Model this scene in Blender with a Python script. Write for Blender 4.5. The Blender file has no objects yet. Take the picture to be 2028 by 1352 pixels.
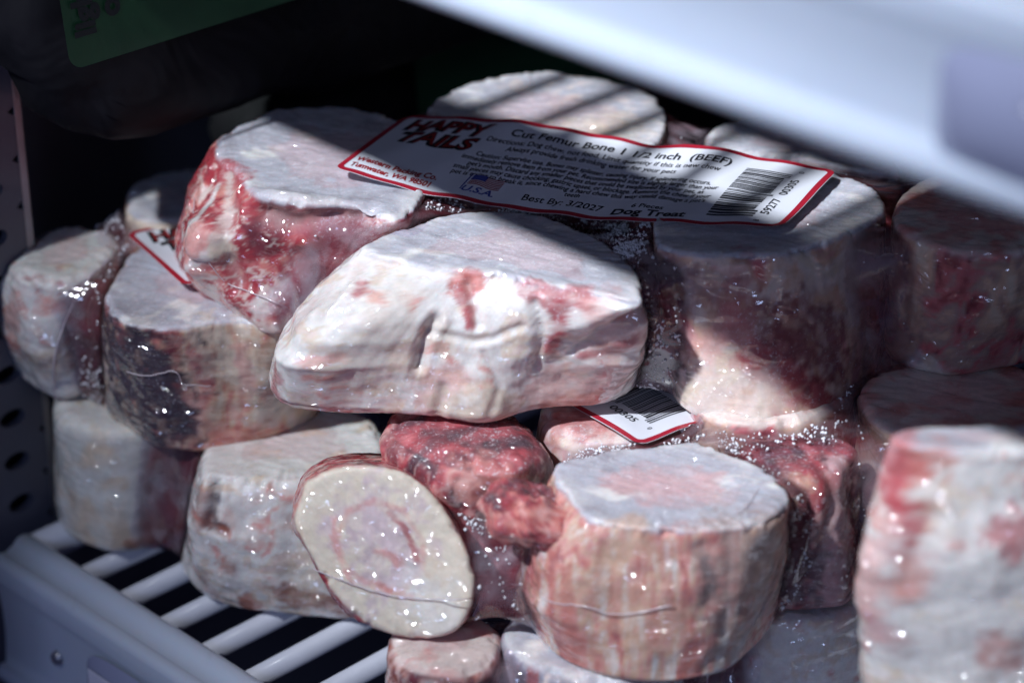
import math
import numpy as np
import bpy, bmesh, random
from mathutils import Vector, Matrix

# ================================================================ camera, world, lamps, exposure
scene = bpy.context.scene
PITCH = math.radians(27.4)
cam_d = bpy.data.cameras.new('camera')
cam = bpy.data.objects.new('camera', cam_d)
scene.collection.objects.link(cam)
scene.camera = cam
cam.location = (0, 0, .379)
cam.rotation_euler = (math.pi / 2 - PITCH, 0, 0)
cam_d.sensor_width = 36
cam_d.lens = 36 * 5047 / 2028
cam_d.clip_start = .02
cam_d.clip_end = 20
cam_d.dof.use_dof = True
cam_d.dof.focus_distance = .628
cam_d.dof.aperture_fstop = 7.0
cam_d.dof.aperture_blades = 7

world = bpy.data.worlds.new('World')
scene.world = world
world.use_nodes = True
wb = world.node_tree.nodes['Background']
wb.inputs['Color'].default_value = (.40, .44, 1.0, 1)
wb.inputs['Strength'].default_value = .085

BEAM = Vector((.545, .420, -.731)).normalized()       # travel direction of the hard light


def lamp(name, kind, loc, target, energy, color, **kw):
    d = bpy.data.lights.new(name, kind)
    o = bpy.data.objects.new(name, d)
    scene.collection.objects.link(o)
    o.location = loc
    o.rotation_euler = (Vector(target) - Vector(loc)).to_track_quat('-Z', 'Y').to_euler()
    d.energy = energy
    d.color = color
    for k, v in kw.items(): setattr(d, k, v)
    return o


AIM = Vector((.06, .57, .23))
lamp('key_lamp', 'SPOT', AIM - BEAM * 3.0, AIM, 790, (.87, .92, 1), spot_size=math.radians(11), spot_blend=1.0,
     shadow_soft_size=.068)
lamp('window_light', 'AREA', (-.75, -1.35, .95), (0, .55, .06), 5.0, (.46, .60, 1.0), shape='RECTANGLE', size=.34, size_y=.44)  # added soft fill for cool ambient and film sheen; no such source is visible

scene.view_settings.view_transform = 'Standard'
scene.view_settings.look = 'None'
scene.view_settings.exposure = 0
scene.view_settings.gamma = 1
scene.view_settings.use_curve_mapping = False
scene.render.engine = 'CYCLES'
scene.cycles.use_denoising = True
scene.cycles.max_bounces = 8
scene.cycles.transparent_max_bounces = 16
scene.cycles.caustics_reflective = False
scene.cycles.caustics_refractive = False
scene.cycles.sample_clamp_indirect = 4

# ---------------------------------------------------------------- noise
_rng = np.random.RandomState(7)
_PERM = _rng.permutation(256).astype(np.int32)
_PERM = np.concatenate([_PERM, _PERM, _PERM])
_VAL = _rng.rand(256).astype(np.float32)


def vnoise(p):
    """value noise, p (n,3) -> 0..1"""
    p = np.asarray(p, np.float32)
    i = np.floor(p).astype(np.int32)
    f = p - i
    f = f * f * f * (f * (f * 6 - 15) + 10)
    i &= 255
    x0, y0, z0 = i[:, 0], i[:, 1], i[:, 2]
    fx, fy, fz = f[:, 0], f[:, 1], f[:, 2]
    out = 0
    for dx in (0, 1):
        a = _PERM[(x0 + dx) & 255]
        wx = fx if dx else 1 - fx
        for dy in (0, 1):
            b = _PERM[a + ((y0 + dy) & 255)]
            wy = fy if dy else 1 - fy
            for dz in (0, 1):
                c = _PERM[b + ((z0 + dz) & 255)]
                out = out + _VAL[c] * wx * wy * (fz if dz else 1 - fz)
    return out


def fbm(p, octv=3, gain=.5):
    s = 0; a = 1; t = 0
    p = np.asarray(p, np.float32)
    for k in range(octv):
        s = s + a * vnoise(p + 17.3 * k); t += a; a *= gain; p = p * 2.03
    return s / t


def sstep(a, b, x):
    t = np.clip((x - a) / (b - a), 0, 1)
    return t * t * (3 - 2 * t)


# ---------------------------------------------------------------- bone surface (all in millimetres)
def bone_rad(B, th, s):
    """radius and centre of the loft at angle th, height fraction s (0 top .. 1 bottom)"""
    R = np.array([r for _, _, r in B['rings']], float) / 10.
    Cn = np.array([c for _, c, _ in B['rings']], float) / 10.
    T = np.array([t for t, _, _ in B['rings']], float)
    n = R.shape[1]
    Rw = np.concatenate([R, R[:, :1]], 1)
    x = np.mod(th, 2 * np.pi) / (2 * np.pi) * n
    i = np.minimum(x.astype(int), n - 1); f = x - i
    f = f * f * (3 - 2 * f) * .5 + f * .5
    rr = np.array([Rw[k][i] * (1 - f) + Rw[k][i + 1] * f for k in range(len(T))])
    if len(T) == 2:
        w = np.clip(s, 0, 1)
        r = rr[0] * (1 - w) + rr[1] * w
        c = Cn[0][None] * (1 - w)[:, None] + Cn[1][None] * w[:, None]
    else:                                        # rounded-off linear loft through three rings
        w = np.clip(s, 0, 1); t1 = T[1]; l0 = l1 = l2 = 0
        for o in (-.12, 0, .12):
            q = np.clip(w + o * np.minimum(w, 1 - w) * 4 * .9, 0, 1)
            up = q < t1
            l0 = l0 + np.where(up, 1 - q / t1, 0) / 3; l2 = l2 + np.where(up, 0, (q - t1) / (1 - t1)) / 3
        l1 = 1 - l0 - l2
        r = rr[0] * l0 + rr[1] * l1 + rr[2] * l2
        c = Cn[0][None] * l0[:, None] + Cn[1][None] * l1[:, None] + Cn[2][None] * l2[:, None]
    r = r * (1 + B.get('bulge', .0) * 4 * w * (1 - w))
    return r, c


def bone_grid(B, step):
    """grid of points (nv, nu, 3) and per-row: zone 0 top cap, 1 side, 2 bottom cap; rho"""
    e1, e2, ax = [np.array(v, float) for v in B['basis']]
    T = B['rings']
    h = np.linalg.norm(np.array(T[0][1], float) / 10 - np.array(T[-1][1], float) / 10)
    rm = np.mean(T[0][2]) / 10.
    nu = int(max(48, 2 * math.pi * rm / step))
    rnd = B.get('round', 2.2)
    rows = []                                   # (rho offset kind)
    nc = int(max(8, rm / step * .8))
    for k in range(nc + 1):
        rows.append((0, (k / nc) * 1.0, 0.))     # fraction of (r - rnd)
    na = max(3, int(rnd * 1.57 / step))
    for k in range(1, na + 1):
        a = k / na * math.pi / 2
        rows.append((1, math.sin(a), 1 - math.cos(a)))
    ns = int(max(10, (h - 2 * rnd) / step))
    for k in range(1, ns):
        rows.append((2, k / ns, 0))
    for k in range(na, -1, -1):
        a = k / na * math.pi / 2
        rows.append((3, math.sin(a), 1 - math.cos(a)))
    for k in range(5, -1, -1):
        rows.append((4, k / 6., 0))
    th = np.arange(nu) / nu * 2 * math.pi
    dirs = np.cos(th)[:, None] * e1 + np.sin(th)[:, None] * e2
    G = np.zeros((len(rows), nu, 3)); zone = np.zeros(len(rows)); rho = np.zeros(len(rows)); dep = np.zeros(len(rows))
    sh = rnd / h
    axis = (np.array(T[-1][1], float) - np.array(T[0][1], float)) / 10.
    for j, (kd, a, b) in enumerate(rows):
        if kd in (0, 1):
            r, c = bone_rad(B, th, np.full(nu, sh)); c0 = np.array(T[0][1], float) / 10
            if kd == 0:
                rad = a * np.maximum(r - rnd, 1); cc = c0[None] + 0 * c; zone[j] = 0; rho[j] = a * .95
            else:
                rad = r - rnd + rnd * a; cc = c0[None] + axis * (sh * b); zone[j] = 0 if a < .7 else 1; rho[j] = 1; dep[j] = b * rnd
        elif kd == 2:
            s = sh + (1 - 2 * sh) * a
            r, c = bone_rad(B, th, np.full(nu, s)); rad = r; cc = c; zone[j] = 1; rho[j] = 1; dep[j] = s * h
        else:
            r, c = bone_rad(B, th, np.full(nu, 1 - sh)); c1 = np.array(T[-1][1], float) / 10
            zone[j] = 2; rho[j] = 1; dep[j] = h
            if kd == 3:
                rad = r - rnd + rnd * a; cc = c1[None] - axis * (sh * b)
            else:
                rad = a * np.maximum(r - rnd, 1); cc = c1[None] + 0 * c
        G[j] = cc + rad[:, None] * dirs
    return G, zone, rho, dep, th, h


def grid_normals(G):
    du = np.roll(G, -1, 1) - np.roll(G, 1, 1)
    dv = np.gradient(G, axis=0)
    n = np.cross(du, dv)
    n /= np.linalg.norm(n, axis=2, keepdims=True) + 1e-9
    c = G.mean((0, 1))
    if np.mean(np.sum(n * (G - c), 2)) < 0: n = -n
    return n


def poly_dist(P, pts):
    """distance of points P (n,3) to a polyline pts (mm)"""
    pts = np.asarray(pts, float)
    if len(pts) == 1: return np.linalg.norm(P - pts[0], axis=1)
    d = np.full(len(P), 1e9)
    for a, b in zip(pts[:-1], pts[1:]):
        ab = b - a; t = np.clip(((P - a) @ ab) / (ab @ ab + 1e-9), 0, 1)
        d = np.minimum(d, np.linalg.norm(P - a - t[:, None] * ab, axis=1))
    return d
DATA = {'bones':{'A1':{'side':'meat','cap':'frost','round':1.8,'seed':1,'step':0.62,'rough':1.3,'marks':[['c',[[-745,6035,1169],[-701,5961,1169]],4,'red',0.9],['c',[[-681,5875,1151],[-652,5825,1142]],3.5,'red',0.8],['c',[[-599,5794,1123],[-509,5773,1151],[-416,5768,1151]],4.5,'dred',0.95],['c',[[-649,5809,1094],[-632,5803,1037]],3,'dred',0.9],['c',[[-527,5778,1084],[-443,5773,1113]],4,'red',0.8],['c',[[-790,5864,1046],[-810,5877,970]],5,'pink',0.8],['c',[[-854,5944,960],[-793,5906,1075],[-754,5986,1132]],1.6,'fat',0.9],['c',[[-825,5887,951],[-761,5844,1018],[-706,5829,1075]],1.2,'fat',0.8],['c',[[-728,5833,1018]],3,'cream',0.9],['c',[[-731,6005,1161],[-720,5869,1113],[-747,5840,1056]],1.2,'pale',0.8],['c',[[-606,5795,998],[-557,5786,960],[-520,5784,979]],1.3,'red',0.9],['c',[[-585,5790,932],[-638,5807,874]],3.5,'fat',0.7],['c',[[-850,6024,836],[-818,5998,809]],3,'red',0.8],['c',[[-692,5855,809],[-630,5801,817]],4,'pale',0.8],['c',[[-530,5781,1018],[-469,5777,1046]],5,'salmon',0.7],['b',[[-784,5858,1037]],8,'',1.8],['b',[[-578,5788,989]],9,'',-1.5],['b',[[-599,5832,1178],[-496,5788,1178],[-396,5769,1176]],3,'',1.1],['g',[[-727,5998,1161],[-705,5865,1123],[-730,5832,1046],[-697,5837,932]],2.2,'',1.4],['g',[[-619,5803,1142],[-556,5781,1132],[-472,5773,1142],[-368,5740,1161]],3.2,'',3.2],['b',[[-704,5853,884]],6,'',1.5],['f',[[-456,5773,1132],[-314,5703,1161],[-530,5794,893]],6,'',0.8]],'basis':[[1.0,0.0,0.0],[0.0,1.0,0.0],[0.0,0.0,1.0]],'rings':[[-0.0,[-475,6082,1178],[264,263,261,261,261,261,262,264,266,269,272,277,281,287,292,298,303,308,314,320,326,333,339,345,350,354,357,361,364,367,368,367,363,358,352,346,342,339,336,333,330,327,324,319,311,303,295,287,281,275,270,265,258,251,246,243,243,246,251,257,266,275,286,296,304,308,309,310,311,312,312,313,313,312,313,318,335,370,417,445,441,420,397,376,357,341,328,316,306,297,289,283,278,273,269,267]],[0.444,[-545,6099,1010],[332,332,332,332,333,334,334,335,336,338,340,342,345,348,350,353,356,359,363,366,369,371,372,371,369,365,361,356,351,345,336,328,320,315,313,315,321,326,329,331,332,333,335,336,336,337,336,337,337,339,341,345,350,356,364,372,380,387,390,387,378,365,352,339,328,320,314,312,311,311,312,313,316,319,323,328,335,342,348,353,358,363,367,369,368,367,366,363,359,355,350,345,341,337,335,333]],[1.0,[-589,6135,800],[270,276,283,292,301,311,321,330,335,336,334,330,325,320,317,313,311,307,303,299,295,291,287,284,281,278,275,273,270,268,267,266,265,266,267,270,273,279,286,294,301,308,312,315,318,319,319,318,313,306,298,290,283,277,271,266,261,258,255,254,255,258,262,269,276,285,295,306,317,328,337,341,340,336,330,323,316,308,301,295,288,282,276,271,266,262,259,256,254,254,253,254,256,258,261,265]]]},
'A2':{'side':'fat','cap':'frost','round':1.6,'seed':2,'step':0.55,'rough':0.8,'lf':0.5,'mf':1.2,'marks':[['c',[[-355,5474,1102],[-361,5443,1092]],2.2,'red',0.75],['c',[[-106,5432,1130]],3.8,'red',0.95],['c',[[-104,5419,1111],[-107,5410,1092],[-99,5388,1044]],1.8,'red',0.9],['c',[[-128,5448,1140],[-74,5426,1130]],2.5,'salmon',0.7],['c',[[34,5389,1140],[97,5352,1130],[163,5337,1140]],3.2,'red',0.8],['c',[[107,5346,1111],[120,5335,1054],[94,5357,987]],2.1,'red',0.95],['c',[[254,5355,1083]],1.5,'red',0.8],['c',[[222,5341,1083],[292,5351,1044]],6,'pink',0.6],['c',[[287,5349,1025],[206,5355,987],[163,5364,968]],1.6,'red',0.75],['c',[[239,5381,891],[120,5391,863]],9,'pink',0.6],['c',[[208,5412,825],[78,5406,802]],3,'salmon',0.7],['c',[[-567,5441,815],[-575,5440,872]],4,'red',0.7],['c',[[-509,5357,958],[-449,5347,968],[-406,5351,977]],1.6,'pink',0.8],['c',[[-495,5358,910],[-435,5351,920]],1.3,'salmon',0.8],['c',[[-186,5365,853],[-158,5369,910]],6,'pink',0.55],['c',[[-66,5351,825],[-135,5356,825]],6,'cream',0.8],['c',[[-160,5379,977],[-188,5389,1044]],3,'cream',0.5],['c',[[-379,5361,901],[-294,5372,1054]],9,'cream',0.35],['g',[[-223,5371,939],[-219,5375,968],[-207,5381,1016],[-182,5391,1054]],1.5,'',1.7],['g',[[-201,5384,1025],[-154,5384,1016],[-89,5378,1006],[-42,5372,1016],[22,5363,1054]],1.0,'',0.8],['b',[[-155,5393,1054],[-91,5385,1035]],5,'',0.8],['b',[[26,5368,1092],[29,5361,1044],[18,5366,977]],4.5,'',1.0],['b',[[-57,5357,863]],9,'',1.6],['b',[[-311,5407,1092]],10,'',1.2],['b',[[209,5343,1073]],8,'',1.2],['g',[[-106,5432,1130],[-94,5408,1092],[-80,5386,1044]],1.2,'',1.3],['b',[[-496,5424,1025],[-437,5437,1063],[-377,5498,1102]],3.0,'',1.0],['g',[[-345,5540,1140],[-396,5494,1092],[-455,5414,1054]],1.6,'',1.0],['g',[[200,5310,1130],[198,5350,1044],[144,5363,977]],1.1,'',1.0],['g',[[54,5363,1111],[71,5351,1044],[54,5373,930]],1.2,'',1.0],['g',[[-65,5370,977],[-31,5365,891],[-56,5353,825]],1.0,'',0.4],['b',[[122,5379,910]],12,'',-1.2],['g',[[-179,5364,815],[-163,5366,882]],1.5,'',0.8],['f',[[-141,5606,1155],[221,5483,1155]],22,'',0.75]],'basis':[[1.0,0.0,0.0],[0.0,1.0,0.0],[0.0,0.0,1.0]],'rings':[[-0.0,[1,5560,1155],[235,229,223,218,214,211,208,206,204,203,202,202,203,203,205,206,208,211,213,216,218,221,224,227,230,233,237,241,246,251,255,260,263,266,269,272,275,279,284,290,298,306,316,326,337,347,356,361,358,330,285,253,234,218,204,191,180,172,164,157,152,147,143,140,138,136,135,135,137,139,142,146,151,158,166,175,186,198,211,226,244,266,292,344,408,424,400,373,348,326,307,291,276,263,252,243]],[0.408,[-111,5528,1010],[430,415,396,376,358,343,330,320,311,304,298,292,288,284,280,278,277,276,275,274,273,271,268,265,260,256,252,248,245,243,242,243,245,248,253,260,268,278,289,301,314,327,341,357,374,390,405,418,428,437,446,456,467,475,473,457,422,372,320,276,243,220,203,190,180,172,165,160,156,153,151,150,150,150,152,155,159,163,169,176,184,194,205,220,237,257,282,324,392,456,480,476,469,461,453,443]],[1.0,[-130,5587,800],[452,459,468,472,466,449,427,405,385,367,351,337,325,315,305,297,289,282,276,270,264,258,252,246,241,236,231,228,226,225,225,226,229,234,242,251,263,277,294,312,332,354,377,399,418,433,447,460,470,475,475,474,471,464,445,415,383,354,329,309,293,280,269,259,252,246,241,237,235,233,233,233,235,238,242,246,248,249,249,250,252,255,258,263,272,284,300,319,342,367,390,409,423,432,440,446]]]},
'A3':{'side':'peachpink','cap':'frost','round':1.2,'seed':3,'step':0.6,'rough':0.5,'bulge':0.02,'marks':[['c',[[373,5495,1103],[374,5493,993],[399,5464,902]],5,'dark',0.95],['c',[[465,5459,1123],[536,5433,1063],[656,5410,952]],7,'dred',0.6],['c',[[563,5401,962],[659,5398,912],[741,5413,832],[764,5419,786]],4.5,'red',0.95],['c',[[659,5434,1023],[763,5460,922]],8,'dred',0.85],['c',[[466,5418,952],[513,5418,1003]],6,'pink',0.7],['c',[[493,5385,842],[593,5368,842]],8,'pale',0.6],['c',[[832,5501,852]],8,'dred',0.6],['c',[[556,5459,1143],[536,5436,1073]],5,'red',0.5],['f',[[525,5424,1033],[637,5393,912]],9,'',0.5],['f',[[471,5392,822]],12,'',0.3],['f',[[390,5475,1003]],8,'',0.5],['f',[[711,5395,832]],9,'',0.4],['f',[[831,5751,1185]],14,'',0.8]],'basis':[[1.0,0.0,0.0],[0.0,1.0,0.0],[0.0,0.0,1.0]],'rings':[[-0.0,[624,5736,1185],[297,302,306,309,310,311,311,310,310,309,308,306,304,302,301,298,295,292,289,285,282,279,276,273,271,269,266,264,262,260,258,256,254,253,251,249,248,247,246,246,246,247,248,250,252,255,258,261,265,269,274,280,287,295,304,316,330,344,349,345,336,326,317,309,302,294,286,279,272,266,262,257,253,249,245,241,238,235,232,231,229,229,229,230,231,233,236,239,243,248,254,261,268,277,285,292]],[1.0,[660,5692,780],[273,277,282,287,292,297,302,307,311,316,320,324,328,332,337,342,347,351,355,356,356,355,353,350,346,341,335,329,322,315,308,301,295,290,285,280,275,270,266,262,259,256,254,253,252,253,253,255,257,259,263,267,272,279,286,296,306,318,329,338,346,352,357,359,360,358,356,353,350,346,342,337,331,326,319,313,306,299,293,287,282,278,275,272,269,267,266,264,263,262,261,262,262,264,266,269]]]},
'A4':{'side':'tan','cap':'pinkcap','round':2.2,'seed':4,'step':0.8,'rough':0.7,'marks':[['c',[[940,5610,1168],[951,5584,1086]],4,'red',0.4],['c',[[989,5552,841],[1039,5526,841]],4,'fat',0.6]],'basis':[[1.0,0.0,0.0],[0.0,1.0,0.0],[0.0,0.0,1.0]],'rings':[[-0.0,[1172,5724,1190],[245,248,252,254,257,259,262,264,267,269,271,273,274,275,274,272,270,269,267,266,265,265,264,263,262,261,260,258,256,253,250,247,243,239,236,233,230,228,226,225,224,224,224,225,226,228,230,232,236,240,244,249,253,256,258,259,259,261,262,264,266,267,268,268,269,269,270,271,271,271,270,268,265,261,257,252,248,243,239,236,233,231,229,228,227,227,227,227,228,229,230,232,234,236,239,242]],[1.0,[1190,5751,830],[263,271,277,283,286,288,287,285,283,280,276,272,268,264,260,257,254,251,248,246,243,240,236,233,230,227,224,221,219,217,215,214,213,212,211,211,210,209,209,209,209,210,212,214,218,221,226,232,237,243,249,255,262,269,277,284,289,293,293,290,286,281,277,273,269,263,255,245,236,227,220,213,207,203,199,196,193,192,190,190,190,191,192,195,197,201,204,209,213,219,224,229,235,241,248,255]]]},
'A5':{'side':'creampink','cap':'pinkfrost','round':1.2,'seed':5,'step':0.7,'rough':0.8,'marks':[['c',[[180,6260,1190],[290,6212,1190]],7,'cream',0.5],['c',[[249,6305,1190]],9,'cream',0.5],['f',[[180,6220,1190]],20,'',0.5]],'basis':[[1.0,0.0,0.0],[0.0,1.0,0.0],[0.0,0.0,1.0]],'rings':[[-0.0,[98,6314,1190],[314,315,317,319,322,325,327,329,330,331,331,332,332,331,330,328,326,325,324,324,326,328,332,335,338,339,339,338,337,336,336,335,335,334,333,332,331,329,329,329,329,331,333,336,337,335,330,325,320,316,312,310,308,307,307,308,310,313,316,319,323,327,332,336,340,344,346,348,347,346,344,341,339,338,337,337,337,338,339,339,338,337,336,335,334,333,332,330,328,325,323,320,317,315,314,314]],[1.0,[102,6390,800],[325,326,328,330,332,334,334,334,333,332,330,327,325,322,318,315,311,309,307,306,307,309,311,314,316,317,317,318,318,318,319,320,321,322,324,325,326,327,328,329,332,335,338,343,347,347,343,337,331,326,322,319,316,315,314,314,314,315,316,318,320,322,324,326,328,329,329,328,326,324,321,319,317,316,316,316,317,319,321,323,324,326,327,328,329,330,331,332,332,332,331,329,327,326,325,325]]]},
'A6':{'side':'creampink','cap':'pinkfrost','round':3,'seed':6,'step':0.9,'rough':1.2,'marks':[['f',[[629,6255,1160]],16,'',0.8]],'basis':[[1.0,0.0,0.0],[0.0,1.0,0.0],[0.0,0.0,1.0]],'rings':[[-0.0,[756,6213,1160],[194,185,178,171,165,160,156,153,150,148,146,145,145,145,146,147,148,151,153,157,161,165,170,175,180,185,190,195,199,203,206,209,213,217,221,225,230,235,240,244,248,251,253,253,252,250,246,242,238,233,227,220,211,200,188,177,167,158,150,144,138,132,127,123,120,117,115,113,112,112,112,113,115,117,121,126,133,142,153,169,188,211,238,269,297,310,308,299,288,276,264,253,240,228,216,204]],[1.0,[777,6239,800],[200,189,181,173,166,160,155,151,148,145,143,142,141,140,140,141,142,143,145,148,151,154,158,162,166,171,176,180,185,189,193,197,201,205,210,216,222,228,234,241,247,252,256,258,259,257,254,249,244,239,231,222,211,197,183,171,160,151,143,136,130,124,119,115,112,109,107,105,104,104,104,105,106,108,111,116,121,128,138,150,165,185,208,236,268,296,308,306,297,287,275,264,251,238,224,211]]]},
'B1':{'side':'fat','cap':'fatcap','round':4,'seed':11,'step':0.75,'rough':1.2,'marks':[['c',[[-1293,6103,825],[-1194,6061,819]],1.2,'red',0.6],['c',[[-1211,6134,830],[-1198,6057,792]],1.0,'red',0.6],['c',[[-1350,6121,707],[-1349,6136,602]],5,'salmon',0.6],['c',[[-1252,6048,754],[-1196,6052,764]],2.5,'pink',0.6],['c',[[-1178,6067,611],[-1260,6069,573]],6,'cream',0.6],['f',[[-1286,6064,764]],16,'',0.3]],'basis':[[1.0,0.0,0.0],[0.0,1.0,0.0],[0.0,0.0,1.0]],'rings':[[-0.0,[-1206,6236,830],[137,139,141,143,146,149,152,154,156,159,161,163,164,166,169,171,173,175,177,178,179,179,178,177,175,173,171,169,167,165,162,160,157,155,152,149,146,143,141,138,136,135,133,133,132,132,133,134,135,137,139,141,144,147,151,154,157,160,162,165,167,169,172,174,176,178,180,181,180,179,177,175,173,170,167,165,163,161,159,157,156,154,151,149,147,144,142,140,138,137,135,135,134,135,135,136]],[0.385,[-1251,6276,680],[156,157,159,162,165,168,173,178,183,190,196,203,209,214,218,220,221,222,222,223,223,224,225,226,227,227,227,226,224,222,219,215,211,206,202,197,192,188,184,180,177,174,172,170,169,168,167,167,167,167,167,167,168,168,169,170,171,173,175,177,180,184,188,193,199,205,212,220,227,234,240,246,250,252,252,249,243,236,229,221,213,205,198,192,186,180,175,170,166,163,160,158,157,156,155,155]],[1.0,[-1279,6345,440],[173,172,170,169,168,167,167,166,166,166,166,167,168,169,171,172,174,176,178,180,183,187,190,195,200,205,211,218,224,230,235,240,243,246,248,247,244,237,228,219,209,201,193,186,179,172,166,161,156,152,148,145,142,140,139,138,137,137,137,138,140,141,144,147,151,155,161,167,175,184,195,207,220,234,246,255,262,263,260,252,242,233,224,216,209,203,197,193,189,186,183,181,179,177,176,175]]]},
'B2':{'side':'creamred','cap':'frost','round':1.8,'seed':12,'step':0.62,'rough':0.8,'bulge':0.015,'marks':[['c',[[-867,5789,783],[-895,5806,684],[-856,5825,586],[-884,5850,467]],6,'dred',0.95],['c',[[-922,5784,812],[-866,5786,802]],4,'dred',0.8],['c',[[-787,5821,704],[-747,5830,743]],9,'cream',0.8],['c',[[-709,5835,743],[-691,5849,635],[-726,5861,536]],3,'pink',0.7],['c',[[-821,5854,448],[-749,5868,457],[-661,5894,467]],4,'salmon',0.7],['c',[[-606,5898,546]],9,'greyfat',0.7],['c',[[-833,5824,605],[-796,5846,517]],4,'pink',0.6],['f',[[-798,5819,684]],12,'',0.3],['f',[[-942,5843,576]],10,'',0.3],['c',[[-1026,5855,793],[-1026,5885,674],[-1056,5969,507]],15,'dark',1.0],['c',[[-965,5806,793],[-950,5836,625],[-943,5861,507]],12,'dark',1.0]],'basis':[[1.0,0.0,0.0],[0.0,1.0,0.0],[0.0,0.0,1.0]],'rings':[[-0.0,[-795,6104,830],[269,268,267,267,268,269,272,274,278,282,286,292,298,305,313,322,331,340,349,357,363,368,372,374,376,376,373,369,362,354,346,337,328,319,310,301,293,286,279,274,269,266,262,259,257,255,254,254,255,257,261,266,273,282,293,303,312,320,328,335,341,346,349,350,350,350,348,344,337,328,320,311,303,295,288,285,287,294,309,327,342,352,355,351,344,336,328,320,312,305,297,290,284,279,275,271]],[1.0,[-817,6183,420],[304,304,306,308,309,311,311,311,311,311,312,312,313,314,316,317,318,320,322,324,326,329,331,334,336,338,338,337,335,332,330,327,325,323,322,321,320,318,316,314,313,312,311,310,310,310,309,309,308,308,309,309,309,309,309,308,308,308,306,304,303,303,305,309,314,319,324,327,329,329,327,325,323,320,318,316,315,315,315,315,315,315,315,315,317,319,321,323,323,322,319,315,311,308,305,304]]]},
'B3':{'side':'cream','cap':'frost','round':3,'seed':13,'step':0.9,'rough':0.7,'marks':[],'basis':[[1.0,0.0,0.0],[0.0,1.0,0.0],[0.0,0.0,1.0]],'rings':[[-0.0,[-906,6501,885],[188,186,185,184,183,183,182,182,182,182,183,184,185,187,189,191,193,195,196,196,196,196,195,195,195,194,194,194,193,192,191,190,189,189,190,191,192,192,193,192,190,188,185,183,180,178,176,175,174,174,174,175,176,178,180,183,186,190,193,197,200,202,204,204,203,200,197,194,191,189,187,185,184,183,182,182,182,182,183,184,185,187,189,192,195,197,200,202,202,202,201,198,196,194,192,190]],[1.0,[-918,6430,550],[190,189,187,186,185,184,182,181,181,180,180,180,181,181,182,183,184,184,183,183,182,181,180,179,179,179,179,178,178,178,177,177,177,178,179,181,183,185,187,188,188,187,185,183,181,179,178,177,176,176,176,177,178,180,182,184,187,190,192,194,196,196,195,193,190,186,183,179,176,174,172,170,169,168,168,168,168,169,170,171,173,175,178,181,185,188,192,196,198,200,200,199,198,196,194,192]]]},
'C1':{'side':'white','cap':'fatcap','round':3.5,'seed':21,'step':0.85,'rough':0.5,'bulge':0.01,'marks':[['c',[[-1058,5961,80],[-1038,5966,70]],1.6,'rust',0.7],['c',[[-1194,5995,182],[-1193,5999,80]],4,'cream',0.6],['c',[[-940,5984,314]],5,'cream',0.5],['c',[[-1102,5944,416]],3,'cream',0.6]],'basis':[[1.0,0.0,0.0],[0.0,1.0,0.0],[0.0,0.0,1.0]],'rings':[[-0.0,[-1067,6153,440],[198,195,193,190,189,188,187,187,188,189,191,193,195,198,202,205,208,212,215,218,221,224,227,230,232,235,236,237,237,236,235,234,232,230,227,224,220,215,211,206,202,199,196,193,191,190,189,189,189,189,190,191,192,193,195,197,200,202,203,205,206,207,207,208,208,209,210,211,212,213,215,217,218,219,220,220,221,221,221,221,221,222,222,223,222,221,219,217,215,213,211,210,208,206,203,201]],[1.0,[-1101,6181,35],[190,189,188,188,188,188,188,189,189,190,191,193,195,197,199,202,205,208,211,214,217,219,221,222,222,222,222,221,219,218,217,217,217,217,218,218,218,218,218,216,215,213,211,208,204,200,196,192,189,186,184,183,183,183,183,184,185,187,188,190,192,194,196,198,200,202,204,206,208,210,213,215,218,219,220,220,220,220,220,222,224,225,226,224,221,218,215,211,208,206,203,200,197,195,193,191]]]},
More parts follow.
